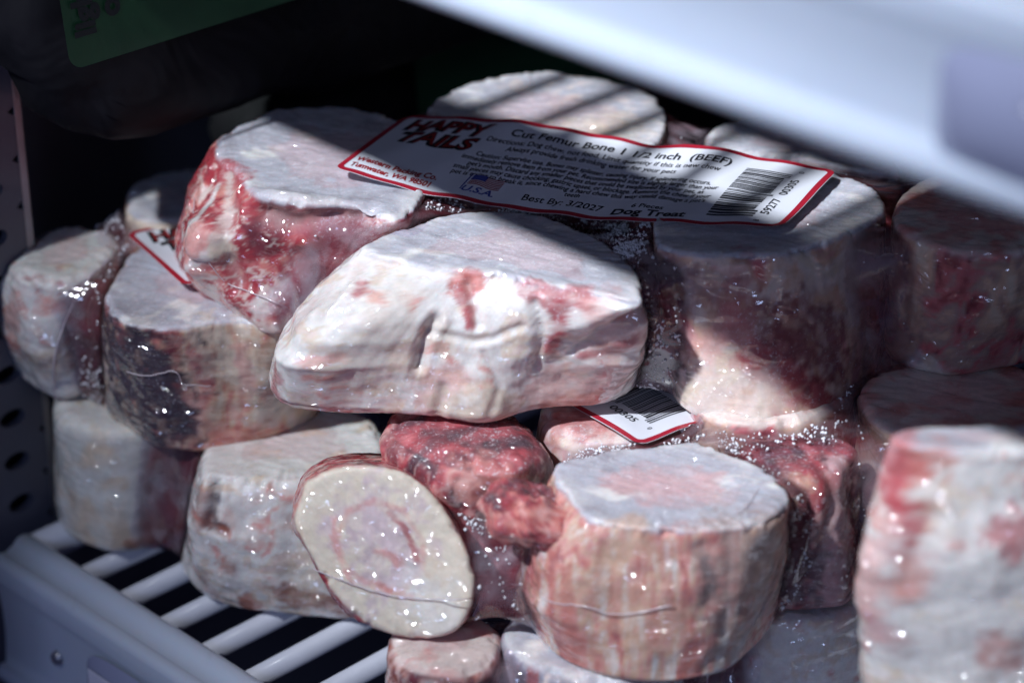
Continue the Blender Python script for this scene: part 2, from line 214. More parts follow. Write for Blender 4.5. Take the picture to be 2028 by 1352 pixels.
'C2':{'side':'fat','cap':'fatcap','round':2.6,'seed':22,'step':0.7,'rough':1.1,'marks':[['c',[[-769,5692,432],[-769,5675,374],[-789,5670,313],[-753,5661,303]],1.8,'dark',0.95],['g',[[-769,5692,432],[-769,5675,374],[-789,5670,313],[-753,5661,303]],1.6,'',1.8],['c',[[-753,5661,303]],2.2,'rust',0.9],['c',[[-800,5692,394],[-810,5682,323]],3,'rust',0.6],['c',[[-700,5675,71],[-688,5678,61]],3,'rust',0.9],['c',[[-600,5645,132],[-562,5645,111],[-497,5638,101],[-428,5635,81]],4,'rust',0.75],['c',[[-756,5659,212],[-744,5659,182]],2.5,'rust',0.6],['c',[[-837,5730,132],[-801,5717,81]],3,'rust',0.6],['c',[[-648,5647,323]],3,'pink',0.4],['c',[[-624,5670,432]],1.2,'rust',0.8],['c',[[-521,5637,192]],8,'cream',0.6]],'basis':[[1.0,0.0,0.0],[0.0,1.0,0.0],[0.0,0.0,1.0]],'rings':[[-0.0,[-585,5885,440],[248,247,246,246,246,245,245,245,244,243,242,241,241,240,240,240,241,242,243,244,245,246,247,248,249,250,251,252,254,254,255,254,252,249,246,243,240,237,235,233,231,229,227,225,224,223,223,223,224,226,228,232,236,240,246,252,259,267,275,280,278,266,253,244,239,235,232,230,227,226,224,223,223,223,223,223,224,226,228,231,234,238,241,244,245,246,247,247,248,249,249,250,250,250,249,249]],[0.543,[-610,5858,220],[281,279,276,273,270,267,265,262,260,258,256,255,254,253,253,253,254,255,256,257,258,259,260,261,262,263,264,266,267,268,269,269,269,268,267,266,265,264,263,262,261,260,258,258,257,257,257,258,259,260,262,265,269,273,278,283,288,291,290,287,280,272,264,256,250,244,240,236,233,231,229,229,229,230,231,233,236,239,245,252,260,268,275,279,281,281,281,280,280,281,281,282,283,283,283,282]],[1.0,[-603,5867,35],[278,274,270,265,261,257,252,248,244,240,237,235,232,231,229,228,227,226,225,225,224,224,225,225,227,228,231,234,237,242,247,252,258,265,272,279,286,292,298,302,304,305,305,304,303,302,300,297,292,286,280,273,267,261,254,248,241,235,230,225,221,217,213,210,207,205,203,201,200,199,200,201,203,206,210,216,223,231,241,251,264,279,294,304,308,310,311,311,311,310,307,303,298,293,288,283]]]},
'D1':{'side':'meat','cap':'yellow','fold':0.12,'round':1.6,'seed':31,'step':0.6,'rough':1.0,'marks':[['c',[[-319,5110,641],[-305,5071,564]],11,'marrow',1.0],['c',[[-386,5139,677],[-323,5140,704],[-255,5121,692],[-208,5084,630],[-211,5055,568],[-256,5040,518],[-322,5054,519],[-384,5079,549],[-414,5112,608],[-386,5139,677]],0.8,'salmon',0.45],['c',[[-290,5124,683],[-251,5103,653],[-231,5079,611],[-222,5065,584]],0.9,'dullred',0.9],['c',[[-417,5136,658],[-418,5116,613],[-395,5081,548],[-375,5066,525]],0.8,'pink',0.8],['c',[[-315,5089,597],[-289,5081,592],[-266,5069,575]],1.5,'salmon',0.6],['c',[[-326,5060,532],[-263,5036,506],[-231,5032,510]],0.8,'salmon',0.7],['c',[[-217,5039,530],[-168,5008,485]],6,'fat',0.6],['f',[[-252,5030,496]],12,'',0.4]],'basis':[[-0.9826,0.1856,-0.0],[-0.0774,-0.4096,-0.909],[-0.1687,-0.8932,0.4168]],'rings':[[-0.0,[-295,5087,602],[202,194,187,182,178,174,171,169,168,166,166,165,165,166,167,169,171,173,175,177,180,182,185,188,191,195,199,203,207,212,217,222,228,233,239,244,248,249,248,245,242,238,234,229,224,219,213,206,200,195,190,185,182,178,176,174,172,171,171,171,172,173,174,175,177,179,180,182,184,186,188,190,192,194,196,199,202,205,209,213,217,222,227,233,238,243,247,249,248,244,241,238,235,230,222,212]],[1.0,[-301,5428,418],[224,215,207,201,197,193,190,187,186,184,183,183,183,184,185,187,189,191,194,196,199,202,205,208,212,216,220,225,229,235,240,246,252,258,265,270,274,276,275,272,268,263,259,254,248,242,235,228,222,216,210,205,201,197,195,192,191,190,189,189,190,191,192,194,196,198,199,201,204,206,208,210,213,215,218,220,223,227,231,236,241,246,252,258,264,269,273,275,274,271,267,264,260,255,246,235]]]},
'D2':{'side':'pinkbone','cap':'frost','round':1.1,'seed':32,'step':0.55,'rough':0.8,'marks':[['c',[[265,5075,800],[341,5036,800],[416,5057,800]],7.5,'marrowred',0.85],['c',[[57,5024,680],[52,4969,620]],6,'red',0.6],['c',[[201,4873,759],[189,4858,620]],1.2,'dullred',0.6],['c',[[265,4863,759]],7,'peach',0.8],['c',[[356,4853,769],[438,4852,769]],5,'salmon',0.5],['c',[[488,4860,759],[530,4874,650],[508,4880,510]],9,'brown',0.75],['c',[[592,4913,749],[601,4970,580]],8,'brown',0.6],['c',[[434,4847,720],[452,4845,640]],1.5,'dark',0.7],['c',[[208,4855,650],[304,4836,570]],9,'peach',0.5],['c',[[99,4895,540],[157,4880,470]],7,'salmon',0.5],['b',[[88,4974,710]],5,'',0.8],['g',[[426,4849,749],[452,4845,620]],2.5,'',1.0],['b',[[531,4873,710]],7,'',1.2],['g',[[488,4861,779],[487,4864,520]],2,'',0.6],['b',[[587,4961,800]],3,'',0.8],['f',[[331,5028,800]],25,'',0.4]],'basis':[[1.0,0.0,0.0],[0.0,1.0,0.0],[0.0,0.0,1.0]],'rings':[[-0.0,[366,5043,800],[259,254,249,244,238,232,226,221,217,213,210,209,208,209,211,213,216,219,221,221,217,212,205,200,197,195,194,194,194,196,198,200,204,208,213,219,225,232,241,251,262,273,281,284,281,274,266,259,253,248,243,239,236,234,233,233,234,235,235,234,229,222,213,206,201,196,193,190,188,186,186,186,187,188,190,192,195,198,202,207,212,218,225,232,240,247,254,261,266,271,274,275,274,271,267,263]],[0.5,[330,5076,600],[318,322,325,327,329,329,326,320,311,302,292,285,279,277,275,274,272,269,266,263,260,258,256,255,255,255,256,257,259,261,263,265,268,271,273,276,279,282,285,289,292,295,298,300,303,306,309,312,315,319,321,323,324,325,325,325,324,321,315,308,300,291,282,273,265,258,252,248,245,244,244,244,245,246,248,252,255,259,262,264,268,272,276,280,284,287,289,291,292,293,296,298,302,306,310,314]],[1.0,[327,5127,400],[304,309,314,318,319,319,318,318,317,315,312,309,306,302,298,294,291,287,283,279,276,274,271,270,269,269,270,271,273,276,280,284,289,294,300,304,308,311,313,314,315,316,316,316,316,315,314,313,310,305,298,292,288,285,284,284,284,286,287,288,289,289,289,289,289,290,291,292,293,293,294,294,294,295,295,295,295,295,296,296,295,294,291,289,287,285,283,283,282,283,284,286,288,291,294,298]]]},  # brown marks paint the shade on the right side of this round bone
'D4':{'side':'dredmeat','cap':'redcap','round':2.4,'seed':34,'step':0.7,'rough':1.0,'marks':[['c',[[772,5200,772],[771,5160,680],[764,5128,557],[749,5116,444]],4.5,'frostred',0.85],['c',[[682,5144,775],[717,5124,751]],5,'red',0.8],['c',[[641,5121,772],[669,5112,763]],4,'peach',0.7],['c',[[662,5109,639],[664,5111,505]],8,'dark',0.7],['c',[[653,5331,772]],6,'red',0.5],['f',[[771,5160,680],[753,5119,495]],9,'',0.5],['g',[[740,5162,772],[732,5118,567]],2,'',1.2]],'basis':[[1.0,0.0,0.0],[0.0,1.0,0.0],[0.0,0.0,1.0]],'rings':[[-0.0,[670,5233,775],[139,145,152,157,160,160,159,156,153,149,145,140,136,131,127,124,121,118,116,114,112,111,110,110,109,109,109,109,110,110,111,112,114,116,118,120,123,126,128,131,133,135,137,138,139,139,139,138,137,135,134,133,132,132,132,133,134,135,136,137,137,136,135,134,132,131,129,128,127,126,125,124,124,124,123,122,120,118,117,115,113,112,110,110,109,109,109,110,111,113,115,117,120,124,128,133]],[1.0,[711,5253,410],[143,144,145,146,146,147,147,148,148,149,150,150,151,152,153,153,153,153,153,152,152,152,152,152,151,151,151,151,151,151,150,150,149,149,149,149,149,148,148,147,145,144,143,142,141,140,139,139,139,139,140,141,141,142,142,143,144,145,147,148,150,153,155,156,156,154,151,149,147,146,144,143,142,141,141,141,142,144,146,149,151,153,154,153,152,150,148,146,144,143,142,142,141,141,142,142]]]},
'D6':{'side':'tan','cap':'pinkcap','round':2.5,'seed':36,'step':0.9,'rough':0.8,'marks':[['f',[[867,5304,735]],14,'',0.7]],'basis':[[1.0,0.0,0.0],[0.0,1.0,0.0],[0.0,0.0,1.0]],'rings':[[-0.0,[1076,5416,830],[253,255,256,257,257,257,257,256,256,256,255,254,253,251,248,245,242,240,237,235,233,232,230,229,228,226,225,224,223,222,222,222,222,223,224,225,226,227,227,228,229,230,231,233,235,237,239,241,242,243,244,244,245,246,247,249,251,252,253,254,254,252,250,247,243,239,235,232,229,227,225,224,222,221,220,220,219,219,219,220,221,222,224,225,226,228,229,230,231,233,235,238,241,244,247,250]],[1.0,[1116,5458,420],[262,263,263,262,260,259,257,255,253,251,248,245,242,238,234,230,226,223,220,217,215,214,212,211,210,210,210,211,212,213,215,217,219,221,224,226,228,229,230,231,231,233,234,236,238,241,244,248,252,255,257,258,257,256,254,251,250,248,247,246,245,242,239,236,231,227,222,218,215,212,209,207,205,204,203,202,202,203,203,205,207,209,212,214,218,221,224,228,231,235,238,242,247,251,255,259]]]},
'D5':{'side':'tan','cap':'pinkcap','round':3,'seed':35,'step':1.0,'rough':0.8,'marks':[],'basis':[[1.0,0.0,0.0],[0.0,1.0,0.0],[0.0,0.0,1.0]],'rings':[[-0.0,[632,5531,810],[216,218,219,219,220,220,221,221,222,223,224,226,227,228,229,229,230,231,231,232,233,234,235,235,235,234,232,229,226,223,219,217,214,212,210,208,206,204,202,200,198,196,195,194,193,193,194,195,197,200,202,206,209,213,217,221,225,228,231,234,236,239,241,243,244,244,241,238,233,228,224,220,217,214,211,209,207,205,203,201,200,199,199,199,199,200,201,202,204,205,207,208,210,212,213,215]],[1.0,[651,5545,420],[223,224,225,225,225,224,224,223,223,223,223,223,223,222,222,221,220,220,220,220,220,220,221,221,221,220,219,217,215,213,211,209,208,207,206,205,205,204,203,202,201,200,199,198,198,199,200,201,203,206,209,212,215,219,222,225,228,229,231,232,233,233,234,234,234,231,228,224,219,214,210,207,204,202,199,198,196,195,195,194,194,193,194,195,196,198,200,202,205,207,210,212,215,217,219,221]]]},
'D7':{'side':'dredmeat','cap':'redcap','round':8,'seed':37,'step':0.75,'rough':2.2,'fold':0.2,'marks':[['c',[[-100,5183,763],[-60,5154,749]],7,'salmon',0.6],['c',[[-262,5335,769]],6,'dred',0.8],['c',[[-161,5323,780]],5,'dark',0.8],['c',[[-5,5299,780]],8,'dred',0.8],['f',[[-39,5325,780]],14,'',0.6],['f',[[-211,5299,777]],10,'',0.6]],'basis':[[1.0,0.0,0.0],[0.0,1.0,0.0],[0.0,0.0,1.0]],'rings':[[-0.0,[-108,5343,780],[183,179,176,174,172,170,170,169,169,169,170,171,173,175,177,179,182,185,188,191,195,198,202,206,209,213,215,218,221,223,226,228,230,230,229,227,225,222,219,217,215,213,211,210,208,206,204,202,199,195,191,186,181,177,174,171,169,167,166,165,165,165,166,167,168,170,172,174,177,180,183,188,192,197,203,209,217,224,231,237,241,243,244,244,241,237,232,226,220,215,210,204,200,195,191,187]],[1.0,[-111,5333,420],[178,174,171,168,166,164,163,162,161,161,161,161,162,163,164,166,167,169,171,173,176,179,181,184,187,190,192,195,197,200,203,206,208,210,212,212,211,209,208,207,205,204,204,203,202,201,199,197,194,190,185,179,174,169,165,162,160,158,156,155,154,154,153,154,154,155,156,158,160,162,165,168,172,176,181,186,192,199,206,213,218,222,225,226,226,225,222,218,213,208,204,199,195,191,186,182]]]},
'D8':{'side':'creampink','cap':'pinkcap','round':3,'seed':38,'step':0.8,'rough':0.8,'marks':[['c',[[130,5434,745]],9,'red',0.6],['f',[[291,5367,745],[164,5387,745]],8,'',0.6]],'basis':[[1.0,0.0,0.0],[0.0,1.0,0.0],[0.0,0.0,1.0]],'rings':[[-0.0,[263,5519,745],[200,201,201,202,202,202,201,201,200,200,199,199,198,197,196,195,193,192,191,191,190,190,190,191,191,191,191,191,191,191,191,191,192,193,194,195,196,197,197,196,196,195,195,195,194,195,195,196,197,198,199,200,200,201,201,200,200,199,199,198,198,197,196,194,193,191,189,188,186,185,185,184,184,185,185,186,187,188,189,190,191,192,193,194,194,195,196,197,197,198,198,198,198,198,198,199]],[1.0,[265,5424,420],[202,202,203,203,202,201,200,198,197,195,194,192,190,188,186,183,181,180,178,177,177,176,176,176,176,176,177,177,177,178,178,179,181,182,184,186,188,190,192,193,194,194,194,195,195,196,197,198,199,200,201,201,201,200,199,198,197,195,193,192,190,188,185,183,180,178,176,174,173,171,171,170,170,170,171,172,173,174,176,178,180,182,183,185,187,189,191,193,195,196,197,198,199,199,200,201]]]},
'E1':{'side':'rustmeat','cap':'pinkcap','round':3,'seed':41,'step':0.8,'rough':1.2,'marks':[['c',[[-131,4883,398]],9,'dark',0.6]],'basis':[[1.0,0.0,0.0],[0.0,1.0,0.0],[0.0,0.0,1.0]],'rings':[[-0.0,[-160,5008,400],[135,135,136,136,137,138,139,140,140,140,141,141,141,141,142,142,143,143,144,144,145,145,145,145,146,146,147,147,148,149,150,151,150,150,149,147,146,144,143,142,140,139,138,137,136,135,134,133,133,133,132,133,133,134,134,135,137,138,139,140,141,141,141,141,141,141,141,140,140,141,141,142,143,144,145,147,148,150,150,151,150,150,149,148,148,147,146,145,143,142,140,139,137,136,136,135]],[1.0,[-164,4965,35],[138,138,138,139,139,140,140,141,140,140,140,139,139,138,138,138,137,137,137,137,137,137,137,137,137,138,138,139,140,141,143,144,145,145,145,144,144,143,142,141,141,140,140,139,138,137,137,136,136,135,135,135,135,136,136,137,137,138,138,139,138,138,137,136,135,135,134,133,133,133,133,134,135,136,137,139,140,142,143,144,144,145,145,145,145,145,145,144,144,143,142,141,140,139,138,138]]]},
'E2':{'side':'greypink','cap':'frost','round':2,'seed':42,'step':0.8,'rough':1.0,'marks':[],'basis':[[1.0,0.0,0.0],[0.0,1.0,0.0],[0.0,0.0,1.0]],'rings':[[-0.0,[192,5024,400],[209,210,210,210,210,209,208,206,203,200,196,193,191,188,186,184,183,181,181,180,179,179,179,179,179,179,180,181,183,185,188,190,194,197,201,204,207,209,211,212,213,214,216,217,218,219,219,218,217,215,213,210,207,205,201,198,194,190,186,182,179,176,174,173,172,171,172,172,173,175,177,179,181,183,186,188,190,192,195,197,200,203,205,208,210,211,211,211,211,210,210,209,209,209,209,209]],[1.0,[195,4971,35],[213,214,214,213,212,210,208,205,200,196,192,188,184,181,178,176,174,172,171,170,169,169,168,168,168,168,169,171,172,175,177,180,184,188,192,196,201,204,207,210,212,215,217,219,221,222,223,223,221,219,216,213,209,205,201,196,191,186,181,177,173,170,168,166,164,163,163,163,164,165,166,168,170,172,174,177,179,181,184,187,190,194,197,201,204,207,209,210,211,211,211,212,212,212,213,213]]]},
'E3':{'side':'fat','cap':'frost','round':2,'seed':43,'step':0.8,'rough':0.8,'marks':[['c',[[792,5114,380]],3,'pink',0.7],['f',[[760,5087,301]],20,'',0.6]],'basis':[[1.0,0.0,0.0],[0.0,1.0,0.0],[0.0,0.0,1.0]],'rings':[[-0.0,[714,5270,400],[183,185,186,188,189,192,194,196,198,200,202,202,202,200,198,196,194,192,191,189,188,186,185,184,183,182,180,179,177,176,175,174,173,172,172,171,171,171,170,170,170,170,170,171,172,174,176,178,181,185,189,193,198,201,203,203,201,199,196,194,192,190,188,186,185,183,182,181,180,178,177,176,175,175,174,173,172,172,171,171,170,170,169,169,168,168,168,169,170,171,172,174,176,178,180,182]],[1.0,[727,5208,35],[192,194,195,196,198,199,201,203,204,205,204,203,201,198,195,192,189,187,185,183,181,180,179,178,177,176,174,173,173,172,171,171,171,171,171,172,173,173,174,174,175,176,177,178,179,181,184,187,190,194,198,203,207,209,209,207,204,200,197,194,191,188,185,183,180,178,177,175,174,172,171,170,169,169,168,168,168,168,168,168,168,169,169,170,170,171,171,172,174,176,178,181,183,186,189,191]]]},
'F1':{'side':'fat','cap':'frost','round':2.2,'seed':51,'step':0.75,'rough':0.9,'marks':[['c',[[815,4599,1068],[864,4558,999],[842,4549,939]],7,'red',1.0],['c',[[794,4631,1138],[788,4619,1059]],5,'pinkred',0.8],['c',[[877,4590,1128],[872,4577,1068]],5,'salmon',0.7],['c',[[914,4566,1049],[894,4555,999]],5,'cream',0.8],['c',[[962,4509,721],[918,4529,860],[997,4529,909]],17,'fat',0.9],['c',[[1048,4546,989]],5,'pinkred',0.7],['c',[[834,4545,899],[830,4543,850]],4,'salmon',0.8],['c',[[750,4600,899],[758,4573,810]],6,'pink',0.7],['c',[[1041,4505,711]],5,'salmon',0.6],['c',[[789,4553,730]],5,'pinkred',0.5],['b',[[762,4573,860]],8,'',1.5],['g',[[869,4560,1009],[830,4544,870]],3,'',1.2],['b',[[963,4534,929]],14,'',1.2]],'basis':[[1.0,0.0,0.0],[0.0,1.0,0.0],[0.0,0.0,1.0]],'rings':[[-0.0,[1028,4641,1160],[257,245,220,193,168,147,130,115,103,93,85,79,74,69,66,63,60,58,56,55,54,53,52,51,51,52,52,52,53,54,55,57,59,61,63,67,71,75,81,88,97,109,125,146,173,202,225,236,237,229,214,191,167,146,128,114,102,93,85,79,74,70,66,63,61,59,57,55,54,54,53,52,52,52,52,53,54,55,56,57,59,61,64,67,71,76,82,89,97,108,123,142,167,197,228,250]],[0.437,[1046,4682,880],[322,328,330,328,321,311,300,288,277,266,257,247,239,231,224,217,211,206,201,197,194,191,189,188,187,186,186,186,187,188,189,191,192,195,197,200,204,208,213,219,225,233,241,250,259,268,276,285,295,305,318,331,340,340,328,309,289,269,251,236,223,213,203,195,189,183,178,174,171,168,166,165,164,164,165,166,167,170,172,175,179,183,188,194,201,209,218,229,240,253,265,277,288,298,306,315]],[1.0,[1084,4687,520],[326,332,334,331,324,315,306,296,286,277,269,261,253,245,237,230,223,216,211,206,201,198,195,192,191,190,189,190,190,192,194,196,199,203,207,212,218,224,232,240,250,260,271,282,292,300,306,310,313,315,315,313,310,305,299,291,280,270,259,250,243,236,230,224,219,215,211,207,204,201,198,196,194,193,192,192,192,192,193,195,197,200,204,208,213,219,226,235,244,254,265,276,287,298,308,318]]]}},'labels':{'A':{'c':[[-28.62,626.78,121.3],[82.27,590.42,121.3],[-45.44,592.01,121.3],[64.88,557.08,121.3]],'top':[[0.023,0.49],[0.117,1.46],[0.271,2.92],[0.376,2.8],[0.481,1.7],[0.556,0.75],[0.613,0.77],[0.667,2.18],[0.723,2.62],[0.797,1.81],[0.889,0.75],[0.989,-0.04]],'bot':[[0.007,0.11],[0.17,-2.93],[0.365,-4.86],[0.441,-4.88],[0.577,-4.51],[0.725,-3.35],[0.874,-1.64],[0.991,-0.0]]},
'B':{'c':[[-105.31,628.71,86.2],[-4.8,689.58,86.2],[-85.31,595.69,86.2],[15.2,656.56,86.2]]},'D':{'c':[[124.31,599.51,76.5],[30.28,529.05,76.5],[101.17,630.4,76.5],[7.14,559.94,76.5]]}},'seams':{'A':[[[-797,6157,1141],[-817,6135,1104],[-826,6100,1080],[-821,5993,1074],[-811,5900,1059],[-795,5854,1024],[-768,5845,979],[-728,5849,927],[-661,5817,914],[-601,5785,904],[-557,5785,879]]],
'B':[[[-1005,5858,666],[-947,5820,672],[-871,5798,698],[-852,5804,658],[-823,5812,650],[-780,5828,638]],[[-1064,6329,806],[-1096,6166,824],[-1123,6100,822],[-1159,6065,776],[-1189,6043,712],[-1218,6043,636],[-1235,6057,560],[-1250,6115,443]]],'D':[[[-471,5105,539],[-397,5062,532],[-301,5036,514],[-194,5015,513],[-99,5002,523],[-67,5318,341],[-17,5104,496],[31,5003,553],[88,4898,583],[167,4857,596],[224,4840,588],[281,4834,595],[360,4827,619]],[[482,4875,799],[533,4953,806],[576,5050,801],[618,5069,803]]]}}
COL = scene.collection


# ================================================================ helpers
def tag(o, label=None, cat=None, group=None, kind=None):
    if label: o['label'] = label
    if cat: o['category'] = cat
    if group: o['group'] = group
    if kind: o['kind'] = kind
    return o


def empty(name, loc, label=None, cat=None, group=None):
    o = bpy.data.objects.new(name, None)
    o.location = loc
    o.empty_display_size = .02
    COL.objects.link(o)
    return tag(o, label, cat, group)


def mesh_np(name, V, F, mat, parent=None, smooth=True, attrs=None):
    """V (n,3) metres, in the parent's frame when a parent is given; F list/array of equal-length faces"""
    V = np.asarray(V, np.float32); F = np.asarray(F, np.int32)
    me = bpy.data.meshes.new(name)
    me.vertices.add(len(V)); me.vertices.foreach_set('co', V.ravel())
    k = F.shape[1]
    me.loops.add(F.size); me.loops.foreach_set('vertex_index', F.ravel())
    me.polygons.add(len(F)); me.polygons.foreach_set('loop_start', np.arange(len(F), dtype=np.int32) * k)
    me.update(calc_edges=True)
    if smooth: me.polygons.foreach_set('use_smooth', np.ones(len(F), bool))
    for an, (ty, data) in (attrs or {}).items():
        a = me.attributes.new(an, ty, 'POINT')
        a.data.foreach_set('color' if ty == 'FLOAT_COLOR' else 'value', np.asarray(data, np.float32).ravel())
    me.validate()
    me.materials.append(mat)
    o = bpy.data.objects.new(name, me)
    COL.objects.link(o)
    if parent: o.parent = parent
    return o


def bm_obj(name, bm, mat, parent=None, smooth=False):
    me = bpy.data.meshes.new(name)
    bmesh.ops.recalc_face_normals(bm, faces=bm.faces[:])
    bm.to_mesh(me); bm.free()
    if smooth:
        for p in me.polygons: p.use_smooth = True
    me.materials.append(mat)
    o = bpy.data.objects.new(name, me)
    COL.objects.link(o)
    if parent: o.parent = parent
    return o


def tube(pts, r, seg=8, taper=None):
    """vertices, quads of a tube along pts (metres)"""
    pts = [Vector(p) for p in pts]
    V = []; F = []
    up = Vector((0.13, .21, 1)).normalized()
    for i, p in enumerate(pts):
        t = (pts[min(i + 1, len(pts) - 1)] - pts[max(i - 1, 0)]).normalized()
        a = t.cross(up).normalized(); b = a.cross(t)
        rr = r * (taper[i] if taper else 1)
        for k in range(seg):
            q = 2 * math.pi * k / seg
            V.append(p + a * (rr * math.cos(q)) + b * (rr * math.sin(q)))
    n = len(pts)
    for i in range(n - 1):
        for k in range(seg):
            F.append((i * seg + k, i * seg + (k + 1) % seg, (i + 1) * seg + (k + 1) % seg, (i + 1) * seg + k))
    # closed ends
    for base, rev in ((0, True), ((n - 1) * seg, False)):
        V.append(pts[0] if base == 0 else pts[-1]); c = len(V) - 1
        for k in range(0, seg):
            a, b = base + k, base + (k + 1) % seg
            F.append((a, b, c, c) if False else ((b, a, c, c) if rev else (a, b, c, c)))
    return V, F


def tube_obj(name, pts, r, mat, parent=None, seg=8, taper=None):
    V, F = tube(pts, r, seg, taper)
    me = bpy.data.meshes.new(name)
    me.from_pydata([tuple(v) for v in V], [], [tuple(dict.fromkeys(f)) for f in F])
    for p in me.polygons: p.use_smooth = True
    me.materials.append(mat)
    o = bpy.data.objects.new(name, me)
    COL.objects.link(o)
    if parent: o.parent = parent
    return o


def smooth_line(pts, n=6):
    pts = [Vector(p) for p in pts]; out = []
    for i in range(len(pts) - 1):
        p0, p1, p2, p3 = pts[max(i - 1, 0)], pts[i], pts[i + 1], pts[min(i + 2, len(pts) - 1)]
        for k in range(n):
            t = k / n
            out.append(.5 * ((2 * p1) + (p2 - p0) * t + (2 * p0 - 5 * p1 + 4 * p2 - p3) * t * t + (3 * p1 - p0 - 3 * p2 + p3) * t ** 3))
    return out + [pts[-1]]


# ================================================================ materials
class NT:
    def __init__(s, name):
        s.m = bpy.data.materials.new(name); s.m.use_nodes = True
        s.t = s.m.node_tree; s.t.nodes.clear()
        s.out = s.t.nodes.new('ShaderNodeOutputMaterial')

    def n(s, ty, ins=None, **kw):
        nd = s.t.nodes.new('ShaderNode' + ty)
        for k, v in kw.items(): setattr(nd, k, v)
        for k, v in (ins or {}).items(): s.set(nd.inputs[k], v)
        return nd

    def set(s, sock, v):
        if isinstance(v, bpy.types.NodeSocket): s.t.links.new(v, sock)
        elif isinstance(v, bpy.types.Node): s.t.links.new(v.outputs[0], sock)
        else: sock.default_value = v

    def math(s, op, a, b=0., clamp=False):
        nd = s.n('Math', operation=op, use_clamp=clamp); s.set(nd.inputs[0], a); s.set(nd.inputs[1], b); return nd.outputs[0]

    def mix(s, f, a, b):
        nd = s.n('Mix', data_type='RGBA'); s.set(nd.inputs[0], f); s.set(nd.inputs[6], a); s.set(nd.inputs[7], b); return nd.outputs[2]

    def noise(s, vec, scale, detail=2., rough=.5, dist=0.):
        return s.n('TexNoise', {'Vector': vec, 'Scale': scale, 'Detail': detail, 'Roughness': rough, 'Distortion': dist}).outputs[0]

    def coords(s, kind='Object'):
        return s.n('TexCoord').outputs[kind]

    def bump(s, h, dist, strength=1., normal=None):
        ins = {'Height': h, 'Distance': dist, 'Strength': strength}
        if normal is not None: ins['Normal'] = normal
        return s.n('Bump', ins).outputs[0]

    def surf(s, sh):
        s.t.links.new(sh.outputs[0], s.out.inputs[0]); return s.m


def c4(c): return (c[0], c[1], c[2], 1)


def mat_bone():
    t = NT('frozen_bone'); co = t.coords()
    col = t.n('Attribute', attribute_name='Col').outputs['Color']
    fro = t.n('Attribute', attribute_name='frost').outputs['Fac']
    wet = t.n('Attribute', attribute_name='wet').outputs['Fac']
    # grain of the tissue
    g = t.noise(co, 420, 4, .6)
    gv = t.n('MapRange', {'Value': g, 'From Min': .3, 'From Max': .7, 'To Min': .90, 'To Max': 1.07}).outputs[0]
    base = t.n('Mix', {0: 1.0}, data_type='RGBA', blend_type='MULTIPLY')
    t.set(base.inputs[6], col)
    cg = t.n('CombineColor'); [t.set(cg.inputs[k], gv) for k in range(3)]
    t.set(base.inputs[7], cg.outputs[0])
    base = base.outputs[2]
    # fibres and small vessels in the tissue, pores in the sawn faces
    fibm = t.n('Mapping', {'Vector': co, 'Scale': (1, 1, .3), 'Rotation': (.4, .2, 0)})
    fib = t.n('MapRange', {'Value': t.noise(fibm, 520, 5, .65, 1.0), 'From Min': .56, 'From Max': .76, 'To Max': .30}).outputs[0]
    hs = t.n('HueSaturation', {'Hue': .488, 'Saturation': 1.5, 'Value': .72, 'Color': base})
    base = t.mix(t.math('MULTIPLY', fib, wet), base, hs.outputs[0])
    po = t.n('TexVoronoi', {'Vector': co, 'Scale': 1150.}).outputs['Distance']
    po = t.n('MapRange', {'Value': po, 'From Min': .12, 'From Max': .42, 'To Min': .38, 'To Max': 0.}).outputs[0]
    po = t.math('MULTIPLY', po, t.math('SUBTRACT', 1.1, wet, clamp=True))
    base = t.mix(po, base, (.30, .22, .24, 1))
    # frost specks that show through the film
    sp = t.noise(co, 1250, 2.5, .6, .3)
    sp2 = t.noise(co, 140, 3, .55)
    e = t.math('MULTIPLY_ADD', fro, .26); e.node.inputs[2].default_value = -.67
    e = t.math('ADD', t.math('ADD', sp, e), t.math('MULTIPLY', t.math('SUBTRACT', sp2, .5), .34))
    fm = t.math('MULTIPLY', t.math('MULTIPLY', e, 5., clamp=True), .55)
    haze = t.math('MULTIPLY', t.math('MULTIPLY', fro, .22), t.math('MULTIPLY', sp2, 1.3), clamp=True)
    fm = t.math('MAXIMUM', fm, haze)
    base = t.mix(fm, base, (.74, .75, .80, 1))
    # relief
    b1 = t.bump(t.noise(co, 600, 3, .55), .00014, .6)
    b1 = t.bump(fm, .0002, .5, b1)
    # clinging film: small taut wrinkles
    mp = t.n('Mapping', {'Vector': co, 'Scale': (.42, .42, 1.), 'Rotation': (.15, .25, 0)})
    w1 = t.noise(mp, 240, 1., .4, .8)
    w2 = t.noise(co, 70, 1, .4, .3)
    pm = t.n('MapRange', {'Value': t.noise(co, 42, 1, .5), 'From Min': .40, 'From Max': .64, 'To Min': .15, 'To Max': 1.25}).outputs[0]
    mp2 = t.n('Mapping', {'Vector': co, 'Scale': (.35, 1, 1), 'Rotation': (0, .3, .4)})
    w3 = t.noise(mp2, 360, 0., .4, .3)
    hh = t.math('ADD', t.math('MULTIPLY', w1, pm), t.math('MULTIPLY', w2, .9))
    cn = t.bump(t.math('ADD', hh, t.math('MULTIPLY', w3, .22)), .0085, 1.)
    p = t.n('BsdfPrincipled', {'Base Color': base, 'Roughness': .52, 'Subsurface Weight': .35, 'Subsurface Radius': (1, .4, .28),
                               'Subsurface Scale': .0028, 'Normal': b1, 'Coat Weight': wet, 'Coat Roughness': .06, 'Coat IOR': 1.7,
                               'Coat Normal': cn, 'Specular IOR Level': .35})
    return t.surf(p)


